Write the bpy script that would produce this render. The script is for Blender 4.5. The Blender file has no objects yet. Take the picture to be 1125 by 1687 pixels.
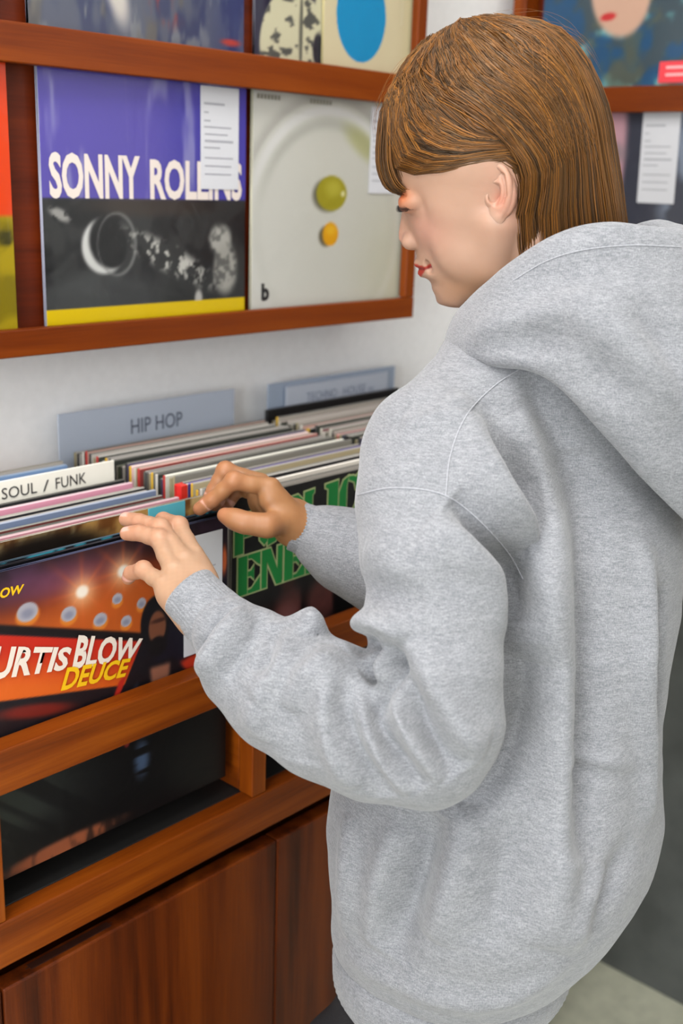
import bpy, bmesh, math, random
import numpy as np
from mathutils import Vector, Matrix

SC = bpy.context.scene
COL = SC.collection
random.seed(7); RNG = np.random.default_rng(11)
PI = math.pi

# ------------------------------------------------------------------ camera
FPX, PITCH, YAW, ROLL = 1880.0, math.radians(16.3), math.radians(41.9), math.radians(1.94)
CAM = np.array([0.0, -1.26, 1.5])
def cam_axes():
    F = np.array([math.cos(YAW)*math.cos(PITCH), math.sin(YAW)*math.cos(PITCH), -math.sin(PITCH)])
    R = np.array([math.sin(YAW), -math.cos(YAW), 0.0]); U = np.cross(R, F)
    return R*math.cos(ROLL)+U*math.sin(ROLL), -R*math.sin(ROLL)+U*math.cos(ROLL), F
CR, CU, CF = cam_axes()
cd = bpy.data.cameras.new('camera'); cam = bpy.data.objects.new('camera', cd); COL.objects.link(cam)
cam.matrix_world = Matrix(((CR[0], CU[0], -CF[0], CAM[0]), (CR[1], CU[1], -CF[1], CAM[1]), (CR[2], CU[2], -CF[2], CAM[2]), (0, 0, 0, 1)))
cd.sensor_fit = 'VERTICAL'; cd.sensor_height = 36.0; cd.sensor_width = 24.0
cd.lens = 36.0*FPX/1687.0
cd.clip_start = 0.02; cd.clip_end = 60
cd.dof.use_dof = True; cd.dof.focus_distance = 1.07; cd.dof.aperture_fstop = 4.4
SC.camera = cam

# ------------------------------------------------------------------ world, lamps, exposure
wd = bpy.data.worlds.new('world'); SC.world = wd; wd.use_nodes = True
wd.node_tree.nodes['Background'].inputs[0].default_value = (0.93, 0.97, 1.0, 1)
wd.node_tree.nodes['Background'].inputs[1].default_value = 0.34
def area(name, loc, target, sx, sy, power, col=(1, 1, 1)):
    l = bpy.data.lights.new(name, 'AREA'); l.shape = 'RECTANGLE'; l.size = sx; l.size_y = sy; l.energy = power; l.color = col
    o = bpy.data.objects.new(name, l); COL.objects.link(o); o.location = loc
    o.rotation_euler = (Vector(target)-Vector(loc)).to_track_quat('-Z', 'Y').to_euler(); return o
area('ceiling_lamp', (0.10, -0.75, 2.72), (0.10, -0.75, 0), 1.6, 0.6, 22, (1.0, 0.985, 0.96))
area('ceiling_lamp', (-1.0, -1.75, 2.72), (-1.0, -1.75, 0), 1.3, 1.2, 18, (0.98, 0.99, 1.0))
area('ceiling_lamp', (0.95, -2.15, 2.72), (0.95, -2.15, 0), 1.4, 0.9, 3, (0.98, 0.99, 1.0))
area('left_fill_light', (-2.52, -1.55, 1.45), (0.5, -1.0, 1.15), 1.7, 1.5, 78, (0.94, 0.97, 1.0))  # unseen fill from the left, added to brighten her front and lower torso
SC.view_settings.view_transform = 'Standard'; SC.view_settings.look = 'None'
SC.view_settings.exposure = 0.70; SC.view_settings.gamma = 1.0
SC.view_settings.use_curve_mapping = False

# ------------------------------------------------------------------ colour and materials
def lin(c):
    c = np.asarray(c, float)/255.0
    return np.where(c <= 0.04045, c/12.92, ((c+0.055)/1.055)**2.4)
def L4(c): return tuple(lin(c))+(1.0,)
MATS = {}
def nmat(name):
    m = bpy.data.materials.new(name); m.use_nodes = True
    nt = m.node_tree; return m, nt, nt.nodes['Principled BSDF']
def plain(name, rgb, rough=0.5, bump=0.0, scale=60.0, var=0.0, spec=0.5, coat=0.0, metal=0.0):
    if name in MATS: return MATS[name]
    m, nt, b = nmat(name); N = nt.nodes; K = nt.links
    b.inputs['Base Color'].default_value = L4(rgb); b.inputs['Roughness'].default_value = rough
    b.inputs['Specular IOR Level'].default_value = spec; b.inputs['Coat Weight'].default_value = coat; b.inputs['Metallic'].default_value = metal
    if bump or var:
        tc = N.new('ShaderNodeTexCoord'); nz = N.new('ShaderNodeTexNoise'); nz.inputs['Scale'].default_value = scale; nz.inputs['Detail'].default_value = 4
        K.new(tc.outputs['Object'], nz.inputs['Vector'])
        if bump:
            bp = N.new('ShaderNodeBump'); bp.inputs['Strength'].default_value = bump; bp.inputs['Distance'].default_value = 0.004
            K.new(nz.outputs['Fac'], bp.inputs['Height']); K.new(bp.outputs['Normal'], b.inputs['Normal'])
        if var:
            cr = N.new('ShaderNodeValToRGB'); cr.color_ramp.elements[0].position = 0.3; cr.color_ramp.elements[1].position = 0.7
            c = np.array(rgb, float)
            cr.color_ramp.elements[0].color = L4(np.clip(c*(1-var), 0, 255)); cr.color_ramp.elements[1].color = L4(np.clip(c*(1+var), 0, 255))
            K.new(nz.outputs['Fac'], cr.inputs['Fac']); K.new(cr.outputs['Color'], b.inputs['Base Color'])
    MATS[name] = m; return m
def wood(name, dark, mid, light, axis, rough=0.38, scale=1.0):
    """reddish veneer, grain stretched along one axis"""
    if name in MATS: return MATS[name]
    m, nt, b = nmat(name); N = nt.nodes; K = nt.links
    tc = N.new('ShaderNodeTexCoord'); mp = N.new('ShaderNodeMapping')
    s = [26*scale]*3; s[axis] = 1.6*scale
    mp.inputs['Scale'].default_value = s; K.new(tc.outputs['Object'], mp.inputs['Vector'])
    n1 = N.new('ShaderNodeTexNoise'); n1.inputs['Scale'].default_value = 1.0; n1.inputs['Detail'].default_value = 5; n1.inputs['Distortion'].default_value = 0.7
    K.new(mp.outputs['Vector'], n1.inputs['Vector'])
    mp2 = N.new('ShaderNodeMapping'); s2 = [420]*3; s2[axis] = 14
    mp2.inputs['Scale'].default_value = s2; K.new(tc.outputs['Object'], mp2.inputs['Vector'])
    n2 = N.new('ShaderNodeTexNoise'); n2.inputs['Scale'].default_value = 1.0; n2.inputs['Detail'].default_value = 2
    K.new(mp2.outputs['Vector'], n2.inputs['Vector'])
    mx = N.new('ShaderNodeMath'); mx.operation = 'MULTIPLY_ADD'; mx.inputs[1].default_value = 0.22
    K.new(n2.outputs['Fac'], mx.inputs[0]); K.new(n1.outputs['Fac'], mx.inputs[2])
    cr = N.new('ShaderNodeValToRGB'); e = cr.color_ramp.elements
    e[0].position = 0.40; e[0].color = L4(dark); e[1].position = 0.82; e[1].color = L4(light)
    q = cr.color_ramp.elements.new(0.60); q.color = L4(mid)
    K.new(mx.outputs[0], cr.inputs['Fac']); K.new(cr.outputs['Color'], b.inputs['Base Color'])
    b.inputs['Roughness'].default_value = rough; b.inputs['Specular IOR Level'].default_value = 0.22
    bp = N.new('ShaderNodeBump'); bp.inputs['Strength'].default_value = 0.12; bp.inputs['Distance'].default_value = 0.001
    K.new(n2.outputs['Fac'], bp.inputs['Height']); K.new(bp.outputs['Normal'], b.inputs['Normal'])
    MATS[name] = m; return m
def printed(name='printed_card', rough=0.32, bump=0.10, bscale=22.0, coat=0.25):
    """colour from the print attribute, faint creases of the clear outer sleeve"""
    if name in MATS: return MATS[name]
    m, nt, b = nmat(name); N = nt.nodes; K = nt.links
    at = N.new('ShaderNodeAttribute'); at.attribute_name = 'print'
    K.new(at.outputs['Color'], b.inputs['Base Color']); b.inputs['Roughness'].default_value = rough
    b.inputs['Coat Weight'].default_value = coat; b.inputs['Coat Roughness'].default_value = 0.12; b.inputs['Specular IOR Level'].default_value = 0.3
    tc = N.new('ShaderNodeTexCoord'); nz = N.new('ShaderNodeTexNoise'); nz.inputs['Scale'].default_value = bscale; nz.inputs['Detail'].default_value = 3; nz.inputs['Distortion'].default_value = 1.2
    bp = N.new('ShaderNodeBump'); bp.inputs['Strength'].default_value = bump; bp.inputs['Distance'].default_value = 0.006
    K.new(tc.outputs['Object'], nz.inputs['Vector']); K.new(nz.outputs['Fac'], bp.inputs['Height']); K.new(bp.outputs['Normal'], b.inputs['Normal'])
    K.new(bp.outputs['Normal'], b.inputs['Coat Normal'])
    MATS[name] = m; return m

W_DK, W_MD, W_LT = (74, 29, 3), (108, 47, 4), (134, 66, 9)
wood_x = wood('cherry_veneer_lengthwise', W_DK, W_MD, W_LT, 0)
wood_y = wood('cherry_veneer_crosswise', W_DK, W_MD, W_LT, 1)
wood_z = wood('cherry_veneer_upright', W_DK, W_MD, W_LT, 2)
shaded_door_z = wood('shaded_cherry_door_veneer', (50, 17, 3), (82, 32, 4), (104, 46, 7), 2, 0.42, 1.0)  # same cherry wood, darkened to put the shade on the doors into its colour
rack_x = wood('rack_veneer_lengthwise', (86, 31, 2), (108, 45, 3), (126, 58, 6), 0, 0.4, 0.7)
rack_z = wood('rack_veneer_upright', (86, 31, 2), (108, 45, 3), (126, 58, 6), 2, 0.4, 0.7)
rack_y = wood('rack_veneer_crosswise', (86, 31, 2), (108, 45, 3), (126, 58, 6), 1, 0.4, 0.7)
back_z = wood('rack_back_veneer', (62, 17, 2), (84, 27, 3), (98, 36, 4), 0, 0.45, 0.7)
M_wall = plain('white_wall_paint', (238, 237, 236), 0.75, 0.05, 90, 0.01)

# ------------------------------------------------------------------ mesh helpers
def link(o, parent=None):
    COL.objects.link(o)
    if parent is not None: o.parent = parent
    return o
def mesh_obj(name, verts, faces, mats, parent=None, smooth=False, midx=None, loc=None):
    me = bpy.data.meshes.new(name); me.from_pydata([tuple(v) for v in verts], [], [tuple(f) for f in faces]); me.update()
    for m in (mats if isinstance(mats, (list, tuple)) else [mats]): me.materials.append(m)
    if midx is not None: me.polygons.foreach_set('material_index', np.asarray(midx, np.int32))
    if smooth: me.polygons.foreach_set('use_smooth', np.ones(len(me.polygons), bool))
    o = bpy.data.objects.new(name, me)
    if loc is not None: o.location = loc
    return link(o, parent)
def tag(o, label, cat, group=None, kind=None):
    o['label'] = label; o['category'] = cat
    if group: o['group'] = group
    if kind: o['kind'] = kind
    return o
def empty(name, loc=(0, 0, 0), rot=(0, 0, 0), label=None, cat=None, group=None):
    o = bpy.data.objects.new(name, None); o.empty_display_size = 0.05; o.location = loc; o.rotation_euler = rot; link(o)
    if label: tag(o, label, cat, group)
    return o
def box(name, lo, hi, mat, parent=None, bev=0.0015, seg=2, structure=False):
    """bevelled board between two corners; origin at the low corner's middle"""
    lo = Vector(lo); hi = Vector(hi); c = (lo+hi)/2; s = hi-lo
    bm = bmesh.new(); bmesh.ops.create_cube(bm, size=1.0)
    for v in bm.verts: v.co = Vector((v.co.x*s.x, v.co.y*s.y, v.co.z*s.z))
    if bev: bmesh.ops.bevel(bm, geom=list(bm.edges), offset=min(bev, min(s)*0.4), segments=seg, profile=0.5, affect='EDGES')
    me = bpy.data.meshes.new(name); bm.to_mesh(me); bm.free(); me.materials.append(mat)
    o = bpy.data.objects.new(name, me); o.location = c; link(o, parent)
    if structure: o['kind'] = 'structure'
    return o
def text_mesh(name, s, mat, parent, x0, z0, x1, z1, y=-0.0006, bold=0.0, shear=0.0, ext=0.0002, spacing=1.0, warp=None):
    """lettering scaled to a box on a sleeve's front (local x, z), lying just in front of it"""
    cu = bpy.data.curves.new(name, 'FONT'); cu.body = s; cu.size = 1.0; cu.offset = bold; cu.shear = shear; cu.extrude = 0.0; cu.space_character = spacing; cu.resolution_u = 3
    tmp = bpy.data.objects.new(name, cu); COL.objects.link(tmp)
    dg = bpy.context.evaluated_depsgraph_get(); me = bpy.data.meshes.new_from_object(tmp.evaluated_get(dg))
    COL.objects.unlink(tmp); bpy.data.objects.remove(tmp); bpy.data.curves.remove(cu)
    n = len(me.vertices); co = np.zeros(n*3); me.vertices.foreach_get('co', co); co = co.reshape(-1, 3)
    lo = co.min(0); hi = co.max(0)
    u = (co[:, 0]-lo[0])/(hi[0]-lo[0]); v = (co[:, 1]-lo[1])/(hi[1]-lo[1])
    out = np.stack([x0+u*(x1-x0), np.full(n, y), z0+v*(z1-z0)], 1)
    if warp is not None: out[:, 0], out[:, 2] = warp(u, v)
    me.vertices.foreach_set('co', out.ravel()); me.update(); me.name = name
    me.materials.clear(); me.materials.append(mat)
    return link(bpy.data.objects.new(name, me), parent)

# ------------------------------------------------------------------ print painting
def sm(a, b, x): t = np.clip((x-a)/(b-a), 0, 1); return t*t*(3-2*t)
def mixc(c, col, k): k = np.asarray(k)[..., None]; return c*(1-k)+np.asarray(col, float)*k
def ell(u, v, cx, cy, rx, ry, soft=0.15, ang=0.0):
    du, dv = u-cx, v-cy; ca, sa = math.cos(ang), math.sin(ang)
    d = np.sqrt(((du*ca+dv*sa)/rx)**2+((-du*sa+dv*ca)/ry)**2); return 1-sm(1-soft, 1+soft, d)
def vnoise(u, v, sx, sy, seed=0):
    r = np.random.default_rng(seed); g = r.random((64, 64)); x = (u*sx) % 63; y = (v*sy) % 63
    xi = np.floor(x).astype(int); yi = np.floor(y).astype(int); fx = x-xi; fy = y-yi; fx = fx*fx*(3-2*fx); fy = fy*fy*(3-2*fy)
    a = g[xi, yi]*(1-fx)+g[xi+1, yi]*fx; b_ = g[xi, yi+1]*(1-fx)+g[xi+1, yi+1]*fx; return a*(1-fy)+b_*fy
def fbm(u, v, sx, sy, seed=0): return (vnoise(u, v, sx, sy, seed)+0.5*vnoise(u, v, sx*2.1, sy*2.1, seed+1)+0.25*vnoise(u, v, sx*4.3, sy*4.3, seed+2))/1.75
def poly(u, v, pts, soft=0.006):
    """soft inside test of a convex polygon given counter-clockwise"""
    k = np.ones_like(u); n = len(pts)
    for i in range(n):
        (x0, y0), (x1, y1) = pts[i], pts[(i+1) % n]; ln = math.hypot(x1-x0, y1-y0)
        d = ((x1-x0)*(v-y0)-(y1-y0)*(u-x0))/ln; k = k*sm(-soft, soft, d)
    return k
def cover(name, parent, w, h, th, paint, n, edge=(205, 200, 190), mat=None, back=None, bow=0.0):
    """printed sleeve: front is a fine grid carrying the print, with back, sides and a rounded opening"""
    g = np.linspace(0, 1, n); U, V = np.meshgrid(g, g, indexing='ij')
    col = np.zeros(U.shape+(3,))+128.0
    col = np.clip(paint(U, V, col), 0, 255)
    yy = -bow*np.sin(PI*U)*np.sin(PI*V)
    fr = np.stack([U*w, yy, V*h], -1).reshape(-1, 3); bk = [(0, th, 0), (w, th, 0), (w, th, h), (0, th, h)]
    idx = np.arange(n*n).reshape(n, n)
    F = np.stack([idx[:-1, :-1], idx[1:, :-1], idx[1:, 1:], idx[:-1, 1:]], -1).reshape(-1, 4).tolist()
    B = n*n; F.append((B+3, B+2, B+1, B))
    def side(a, p0, p1):   # a: index run, p0->p1 back corners
        F.append(tuple(a)+(p1, p0))
    side(list(idx[::-1, 0]), B, B+1); side(list(idx[:, -1][::1]), B+2, B+3); side(list(idx[0, :]), B+3, B); side(list(idx[-1, ::-1]), B+1, B+2)
    verts = np.concatenate([fr, np.array(bk)])
    me = bpy.data.meshes.new(name); me.from_pydata(verts.tolist(), [], F); me.update()
    nf = (n-1)*(n-1); mi = np.ones(len(me.polygons), np.int32); mi[:nf] = 0
    me.materials.append(mat or printed()); me.materials.append(plain('sleeve_edge_%d_%d_%d' % edge, edge, 0.45)); me.polygons.foreach_set('material_index', mi)
    at = me.color_attributes.new('print', 'FLOAT_COLOR', 'POINT')
    c4 = np.ones((len(verts), 4)); c4[:n*n, :3] = lin(col.reshape(-1, 3))*0.66; at.data.foreach_set('color', c4.ravel())
    return link(bpy.data.objects.new(name, me), parent)
def label_card(name, parent, x0, z0, x1, z1, y, lines=(), rgb=(190, 190, 194), slant=0.0):
    """price slip: white card with thin printed lines"""
    t = 0.0004; w = x1-x0; s = slant
    v = [(x0, y-t, z0), (x1, y-t, z0), (x1+s, y-t, z1), (x0+s, y-t, z1), (x0, y, z0), (x1, y, z0), (x1+s, y, z1), (x0+s, y, z1)]
    f = [(0, 1, 2, 3), (7, 6, 5, 4), (0, 4, 5, 1), (1, 5, 6, 2), (2, 6, 7, 3), (3, 7, 4, 0)]
    o = mesh_obj(name, v, f, plain('price_slip_paper', rgb, 0.5), parent)
    if lines:
        vv, ff = [], []
        for (a, b_, zz, hh) in lines:
            k = len(vv); xa = x0+w*a+s*zz; xb = x0+w*b_+s*zz; za = z0+(z1-z0)*zz; zb = za+hh
            vv += [(xa, y-t-0.0002, za), (xb, y-t-0.0002, za), (xb, y-t-0.0002, zb), (xa, y-t-0.0002, zb)]; ff.append((k, k+1, k+2, k+3))
        mesh_obj('slip_print', vv, ff, plain('slip_ink', (150, 150, 156), 0.6), o)
    return o

# ------------------------------------------------------------------ the room
box('wall_back', (-2.6, 0.0, 0.0), (1.85, 0.1, 2.8), M_wall, bev=0, structure=True)
box('wall_left', (-2.7, -3.3, 0.0), (-2.6, 0.1, 2.8), M_wall, bev=0, structure=True)
wn = empty('added_window_1', (-2.6, -1.55, 0.7)); wn['kind'] = 'structure'  # unseen frame, sill and pane, added to go with the left fill light
for (nm, lo, hi) in (('added_window_frame', (0, -0.9, -0.04), (0.05, 0.9, 0)), ('added_window_frame', (0, -0.9, 1.5), (0.05, 0.9, 1.54)), ('added_window_frame', (0, -0.9, 0), (0.05, -0.86, 1.5)), ('added_window_frame', (0, 0.86, 0), (0.05, 0.9, 1.5)), ('added_window_sill', (0, -0.95, -0.07), (0.09, 0.95, -0.041))):
    box(nm, lo, hi, M_wall, wn)
box('added_window_pane', (0.004, -0.859, 0.001), (0.010, 0.859, 1.499), plain('added_window_glass', (190, 205, 215), 0.1), wn, bev=0)
box('wall_front', (-2.6, -3.3, 0.0), (1.95, -3.2, 2.8), M_wall, bev=0, structure=True)
box('ceiling', (-2.7, -3.3, 2.8), (1.95, 0.1, 2.88), M_wall, bev=0, structure=True)
box('wall_right', (1.85, -3.2, 0.0), (1.95, 0.1, 2.8), M_wall, bev=0, structure=True)
def tile_floor():
    o = box('floor', (-2.6, -3.2, -0.06), (1.85, 0.0, 0.0), plain('pale_floor', (180, 180, 160), 0.45, 0.04, 30, 0.05), bev=0, structure=True)
tile_floor()
box('trim_1', (1.828, -2.4, 0.0), (1.85, 0.0, 1.24), plain('dark_grey_panel', (78, 80, 78), 0.5, 0.06, 14, 0.10), bev=0.002, structure=True)

# ------------------------------------------------------------------ wall rack
rk = empty('record_display_rack', (0.4, 0, 1.294), label='reddish wooden display rack on the white wall, holding sleeves face out in two rows', cat='rack')
def rbox(name, lo, hi, mat, par=None, **k):
    o = box(name, lo, hi, mat, None, **k); par = par or rk
    o.parent = par; o.matrix_parent_inverse = Matrix.Translation(par.location).inverted(); return o
RX0, RX1 = -0.9, 1.412
rbox('ledge', (RX0, -0.130, 1.294), (RX1, -0.116, 1.325), rack_x)
rbox('ledge_shelf', (RX0, -0.116, 1.296), (RX1-0.022, -0.002, 1.316), rack_x)
rbox('rail', (RX0, -0.130, 1.606), (RX1-0.0215, -0.116, 1.647), rack_x)
rbox('shelf', (RX0, -0.116, 1.635), (RX1-0.0125, -0.002, 1.646), rack_x)
rbox('end_panel', (RX1-0.0115, -0.1155, 1.3255), (RX1, -0.002, 2.02), rack_z)
rbox('end_trim', (RX1-0.021, -0.1295, 1.3255), (RX1, -0.1165, 2.02), rack_z)
rbox('top_rail', (RX0, -0.130, 1.985), (RX1-0.0215, -0.002, 2.02), rack_x)
rbox('back_panel', (RX0, -0.098, 1.317), (RX1-0.022, -0.090, 1.6255), back_z)
rbox('back_panel', (RX0, -0.098, 1.647), (RX1-0.022, -0.090, 1.984), back_z)
def sleeve(name, x, y, z, label, group=None, rz=0.0, rx=0.0, ry=0.0, cat='record sleeve'):
    return empty(name, (x, y, z), (rx, ry, rz), label, cat, group)

# purple and black sleeve with a yellow foot
def paint_purple(u, v, c):
    n = fbm(u, v, 7, 3, 3); st = fbm(u, v, 16, 2.5, 9)
    c = mixc(c, (88, 76, 168), np.ones_like(u)); c = mixc(c, (66, 62, 160), sm(0.45, 0.7, u)*0.7)
    c = mixc(c, (150, 148, 196), sm(0.52, 0.72, st)*sm(0.42, 0.6, n)*0.75)
    lo = 1-sm(0.474, 0.482, v); g = fbm(u, v, 9, 8, 21)
    d = np.zeros_like(c)+np.array([44, 45, 45]); d = mixc(d, (24, 24, 26), sm(0.45, 0.65, g)); d = mixc(d, (60, 48, 40), ell(u, v, 0.5, 0.455, 0.3, 0.04, 0.5)*0.7)
    d = mixc(d, (76, 78, 78), ell(u, v, 0.25, 0.10, 0.30, 0.12, 0.35)*0.7)                      # shoulder-like grey mass
    ring = ell(u, v, 0.27, 0.305, 0.105, 0.105, 0.10); d = mixc(d, (20, 20, 22), ring)
    d = mixc(d, (206, 206, 202), ring*(1-ell(u, v, 0.305, 0.325, 0.105, 0.105, 0.12)))
    d = mixc(d, (120, 120, 118), ell(u, v, 0.33, 0.31, 0.095, 0.12, 0.06)*(1-ell(u, v, 0.325, 0.31, 0.085, 0.11, 0.06))*0.8)
    k = fbm(u, v, 40, 40, 5); band = ell(u, v, 0.60, 0.245, 0.24, 0.05, 0.5, -0.42)
    d = mixc(d, (190, 188, 180), band*sm(0.50, 0.66, k)); d = mixc(d, (170, 168, 160), ell(u, v, 0.86, 0.32, 0.06, 0.06, 0.3)*(0.5+0.5*sm(.35, .6, k)))
    d = mixc(d, (160, 158, 150), ell(u, v, 0.89, 0.20, 0.065, 0.10, 0.3)*(0.45+0.55*sm(.35, .6, k))); d = mixc(d, (180, 178, 172), ell(u, v, 0.74, 0.085, 0.02, 0.035, 0.4))
    d = mixc(d, (150, 148, 144), ell(u, v, 0.075, 0.42, 0.05, 0.02, 0.5, -0.4)*sm(.4, .6, k))
    c = c*(1-lo[..., None])+d*lo[..., None]
    c = mixc(c, (222, 190, 6), 1-sm(0.074, 0.080, v)); return c
s = sleeve('record_sleeve', 0.758, -0.110, 1.317, 'purple and black record sleeve with white capital lettering and a yellow foot strip', rz=-0.004)
cover('cover', s, 0.311, 0.315, 0.005, paint_purple, 150, (170, 172, 190))
M_cream = plain('cream_ink', (204, 192, 184), 0.4)
text_mesh('lettering', 'SONNY', M_cream, s, 0.010, 0.150, 0.138, 0.201, bold=0.034)
text_mesh('lettering', 'ROLLINS', M_cream, s, 0.153, 0.150, 0.304, 0.198, bold=0.034)
SLIP = [(0.08, 0.62, 0.82, 0.003), (0.08, 0.2, 0.74, 0.002), (0.08, 0.25, 0.66, 0.002), (0.08, 0.8, 0.60, 0.002), (0.1, 0.7, 0.53, 0.002), (0.1, 0.85, 0.46, 0.003), (0.08, 0.5, 0.40, 0.002), (0.1, 0.85, 0.30, 0.002), (0.1, 0.8, 0.22, 0.002), (0.1, 0.8, 0.14, 0.002)]
label_card('price_slip', s, 0.233, 0.164, 0.297, 0.288, -0.0012, SLIP)

# cream sleeve, plate with two fruits
def paint_plate(u, v, c):
    c = mixc(c, (205, 203, 192), np.ones_like(u)); c = mixc(c, (200, 196, 170), sm(0.5, 1.0, u)*sm(0.7, 0.1, v)*0.8); c = mixc(c, (214, 213, 206), sm(0.5, 0.1, u)*0.5)
    r = np.sqrt((u-0.47)**2+((v-0.36)*0.98)**2)
    rr0 = r; tp = sm(0.42, 0.72, v)
    c = mixc(c, (168, 166, 158), tp*sm(0.525, 0.545, r)*(1-sm(0.545, 0.60, r))*0.55); c = mixc(c, (224, 223, 220), (0.25+0.75*tp)*sm(0.46, 0.49, r)*(1-sm(0.50, 0.53, r))*0.8)
    c = mixc(c, (182, 182, 172), (0.15+0.85*tp)*sm(0.40, 0.44, r)*(1-sm(0.44, 0.48, r))*0.8); c = mixc(c, (164, 164, 96), ell(u, v, 0.70, 0.73, 0.14, 0.05, 0.6, -0.5)*0.6)
    c = mixc(c, (176, 172, 158), sm(0.93, 0.96, v)*0.8)
    c = mixc(c, (86, 84, 66), ell(u, v, 0.462, 0.505, 0.095, 0.072, 0.2)*0.85)
    c = mixc(c, (160, 150, 38), ell(u, v, 0.49, 0.513, 0.10, 0.077, 0.06)); c = mixc(c, (190, 182, 70), ell(u, v, 0.50, 0.535, 0.05, 0.035, 0.7)*0.7); c = mixc(c, (232, 226, 170), ell(u, v, 0.565, 0.512, 0.012, 0.012, 0.5))
    c = mixc(c, (92, 84, 60), ell(u, v, 0.462, 0.325, 0.05, 0.046, 0.2)*0.9); c = mixc(c, (226, 160, 22), ell(u, v, 0.489, 0.334, 0.052, 0.053, 0.07)); c = mixc(c, (240, 190, 50), ell(u, v, 0.49, 0.352, 0.03, 0.02, 0.7)*0.7)
    return c
s = sleeve('record_sleeve', 1.083, -0.110, 1.317, 'pale cream record sleeve picturing a green and an orange fruit on a plate', rz=-0.003)
cover('cover', s, 0.315, 0.315, 0.005, paint_plate, 120, (196, 192, 170))
M_ink = plain('black_ink', (24, 24, 26), 0.5)
text_mesh('lettering', 'b', M_ink, s, 0.018, 0.017, 0.033, 0.041, bold=0.05)
label_card('price_slip', s, 0.232, 0.163, 0.290, 0.284, -0.0012, SLIP)
for (a, b_) in ((0.006, 0.05), (0.105, 0.15)):
    vv = []; ff = []
    for k in range(7):
        xa = a+(b_-a)*k/7; i = len(vv); vv += [(xa, -0.0007, 0.2795), (xa+0.0045, -0.0007, 0.2795), (xa+0.0045, -0.0007, 0.2855), (xa, -0.0007, 0.2855)]; ff.append((i, i+1, i+2, i+3))
    mesh_obj('small_print', vv, ff, plain('faded_ink', (120, 116, 104), 0.6), s)

# grey-blue painting sleeve above
def paint_grey(u, v, c):
    a = fbm(u, v, 12, 4, 31); b_ = fbm(u, v, 22, 7, 37)
    c = mixc(c, (84, 88, 104), np.ones_like(u)); c = mixc(c, (56, 62, 92), sm(0.45, 0.62, a)); c = mixc(c, (120, 122, 126), sm(0.56, 0.70, b_)*0.8); c = mixc(c, (98, 92, 82), sm(0.55, 0.7, fbm(u, v, 9, 6, 41))*0.7)
    c = mixc(c, (40, 52, 110), sm(0.7, 1.0, u)*0.5); c = mixc(c, (196, 188, 180), ell(u, v, 0.37, 0.16, 0.045, 0.12, 0.5, 0.3)); c = mixc(c, (160, 52, 48), ell(u, v, 0.60, 0.20, 0.10, 0.12, 0.5)*sm(0.4, 0.6, b_)); c = mixc(c, (176, 60, 52), ell(u, v, 0.93, 0.035, 0.05, 0.012, 0.5))
    return c
s = sleeve('record_sleeve', 0.750, -0.110, 1.648, 'grey and blue painted record sleeve with red flecks on the upper rack row')
cover('cover', s, 0.315, 0.315, 0.005, paint_grey, 120, (150, 156, 176))
# navy single with a pale shirt figure
def paint_navy(u, v, c):
    c = mixc(c, (30, 30, 52), np.ones_like(u)); c = mixc(c, (70, 72, 84), ell(u, v, 0.05, 0.2, 0.06, 0.3, 0.6)*0.7)
    k = np.maximum(ell(u, v, 0.46, 0.16, 0.33, 0.30, 0.05), ell(u, v, 0.20, 0.20, 0.13, 0.26, 0.08, -0.35)); k = np.maximum(k, ell(u, v, 0.74, 0.24, 0.10, 0.26, 0.08, 0.35)); k = np.maximum(k, ell(u, v, 0.48, 0.58, 0.12, 0.2, 0.05))
    n = fbm(u, v, 9, 14, 51); c = mixc(c, (206, 200, 168), k); c = mixc(c, (70, 72, 70), k*sm(0.57, 0.66, n)*0.9); c = mixc(c, (60, 62, 58), k*ell(u, v, 0.47, 0.2, 0.02, 0.3, 0.3)*0.7); c = mixc(c, (24, 24, 40), ell(u, v, 0.66, 0.10, 0.06, 0.12, 0.2)*0.9)
    return c
s = sleeve('single_sleeve', 1.088, -0.106, 1.648, 'small navy sleeve printed with a pale shirted figure, beside the blue dot')
cover('cover', s, 0.180, 0.180, 0.004, paint_navy, 90, (120, 120, 130))
# cream single with blue disc
def paint_disc(u, v, c):
    c = mixc(c, (214, 200, 164), np.ones_like(u)); c = mixc(c, (206, 196, 150), sm(0.8, 1.0, u)*0.6)
    return mixc(c, (24, 142, 194), ell(u, v, 0.40, 0.375, 0.272, 0.325, 0.012))
s = sleeve('single_sleeve', 1.2105, -0.112, 1.648, 'small cream sleeve with one big blue dot at the rack end', rz=-0.01)
cover('cover', s, 0.188, 0.188, 0.004, paint_disc, 110, (190, 178, 130))
mesh_obj('small_print', [(0.156+0.004*(i % 2), -0.0008, 0.07+0.006*(i//2)) for i in range(0)] or [(0.158, -0.0008, 0.066), (0.163, -0.0008, 0.066), (0.163, -0.0008, 0.12), (0.158, -0.0008, 0.12)], [(0, 1, 2, 3)], plain('faded_grey_ink', (178, 168, 138), 0.6), s)
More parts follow.
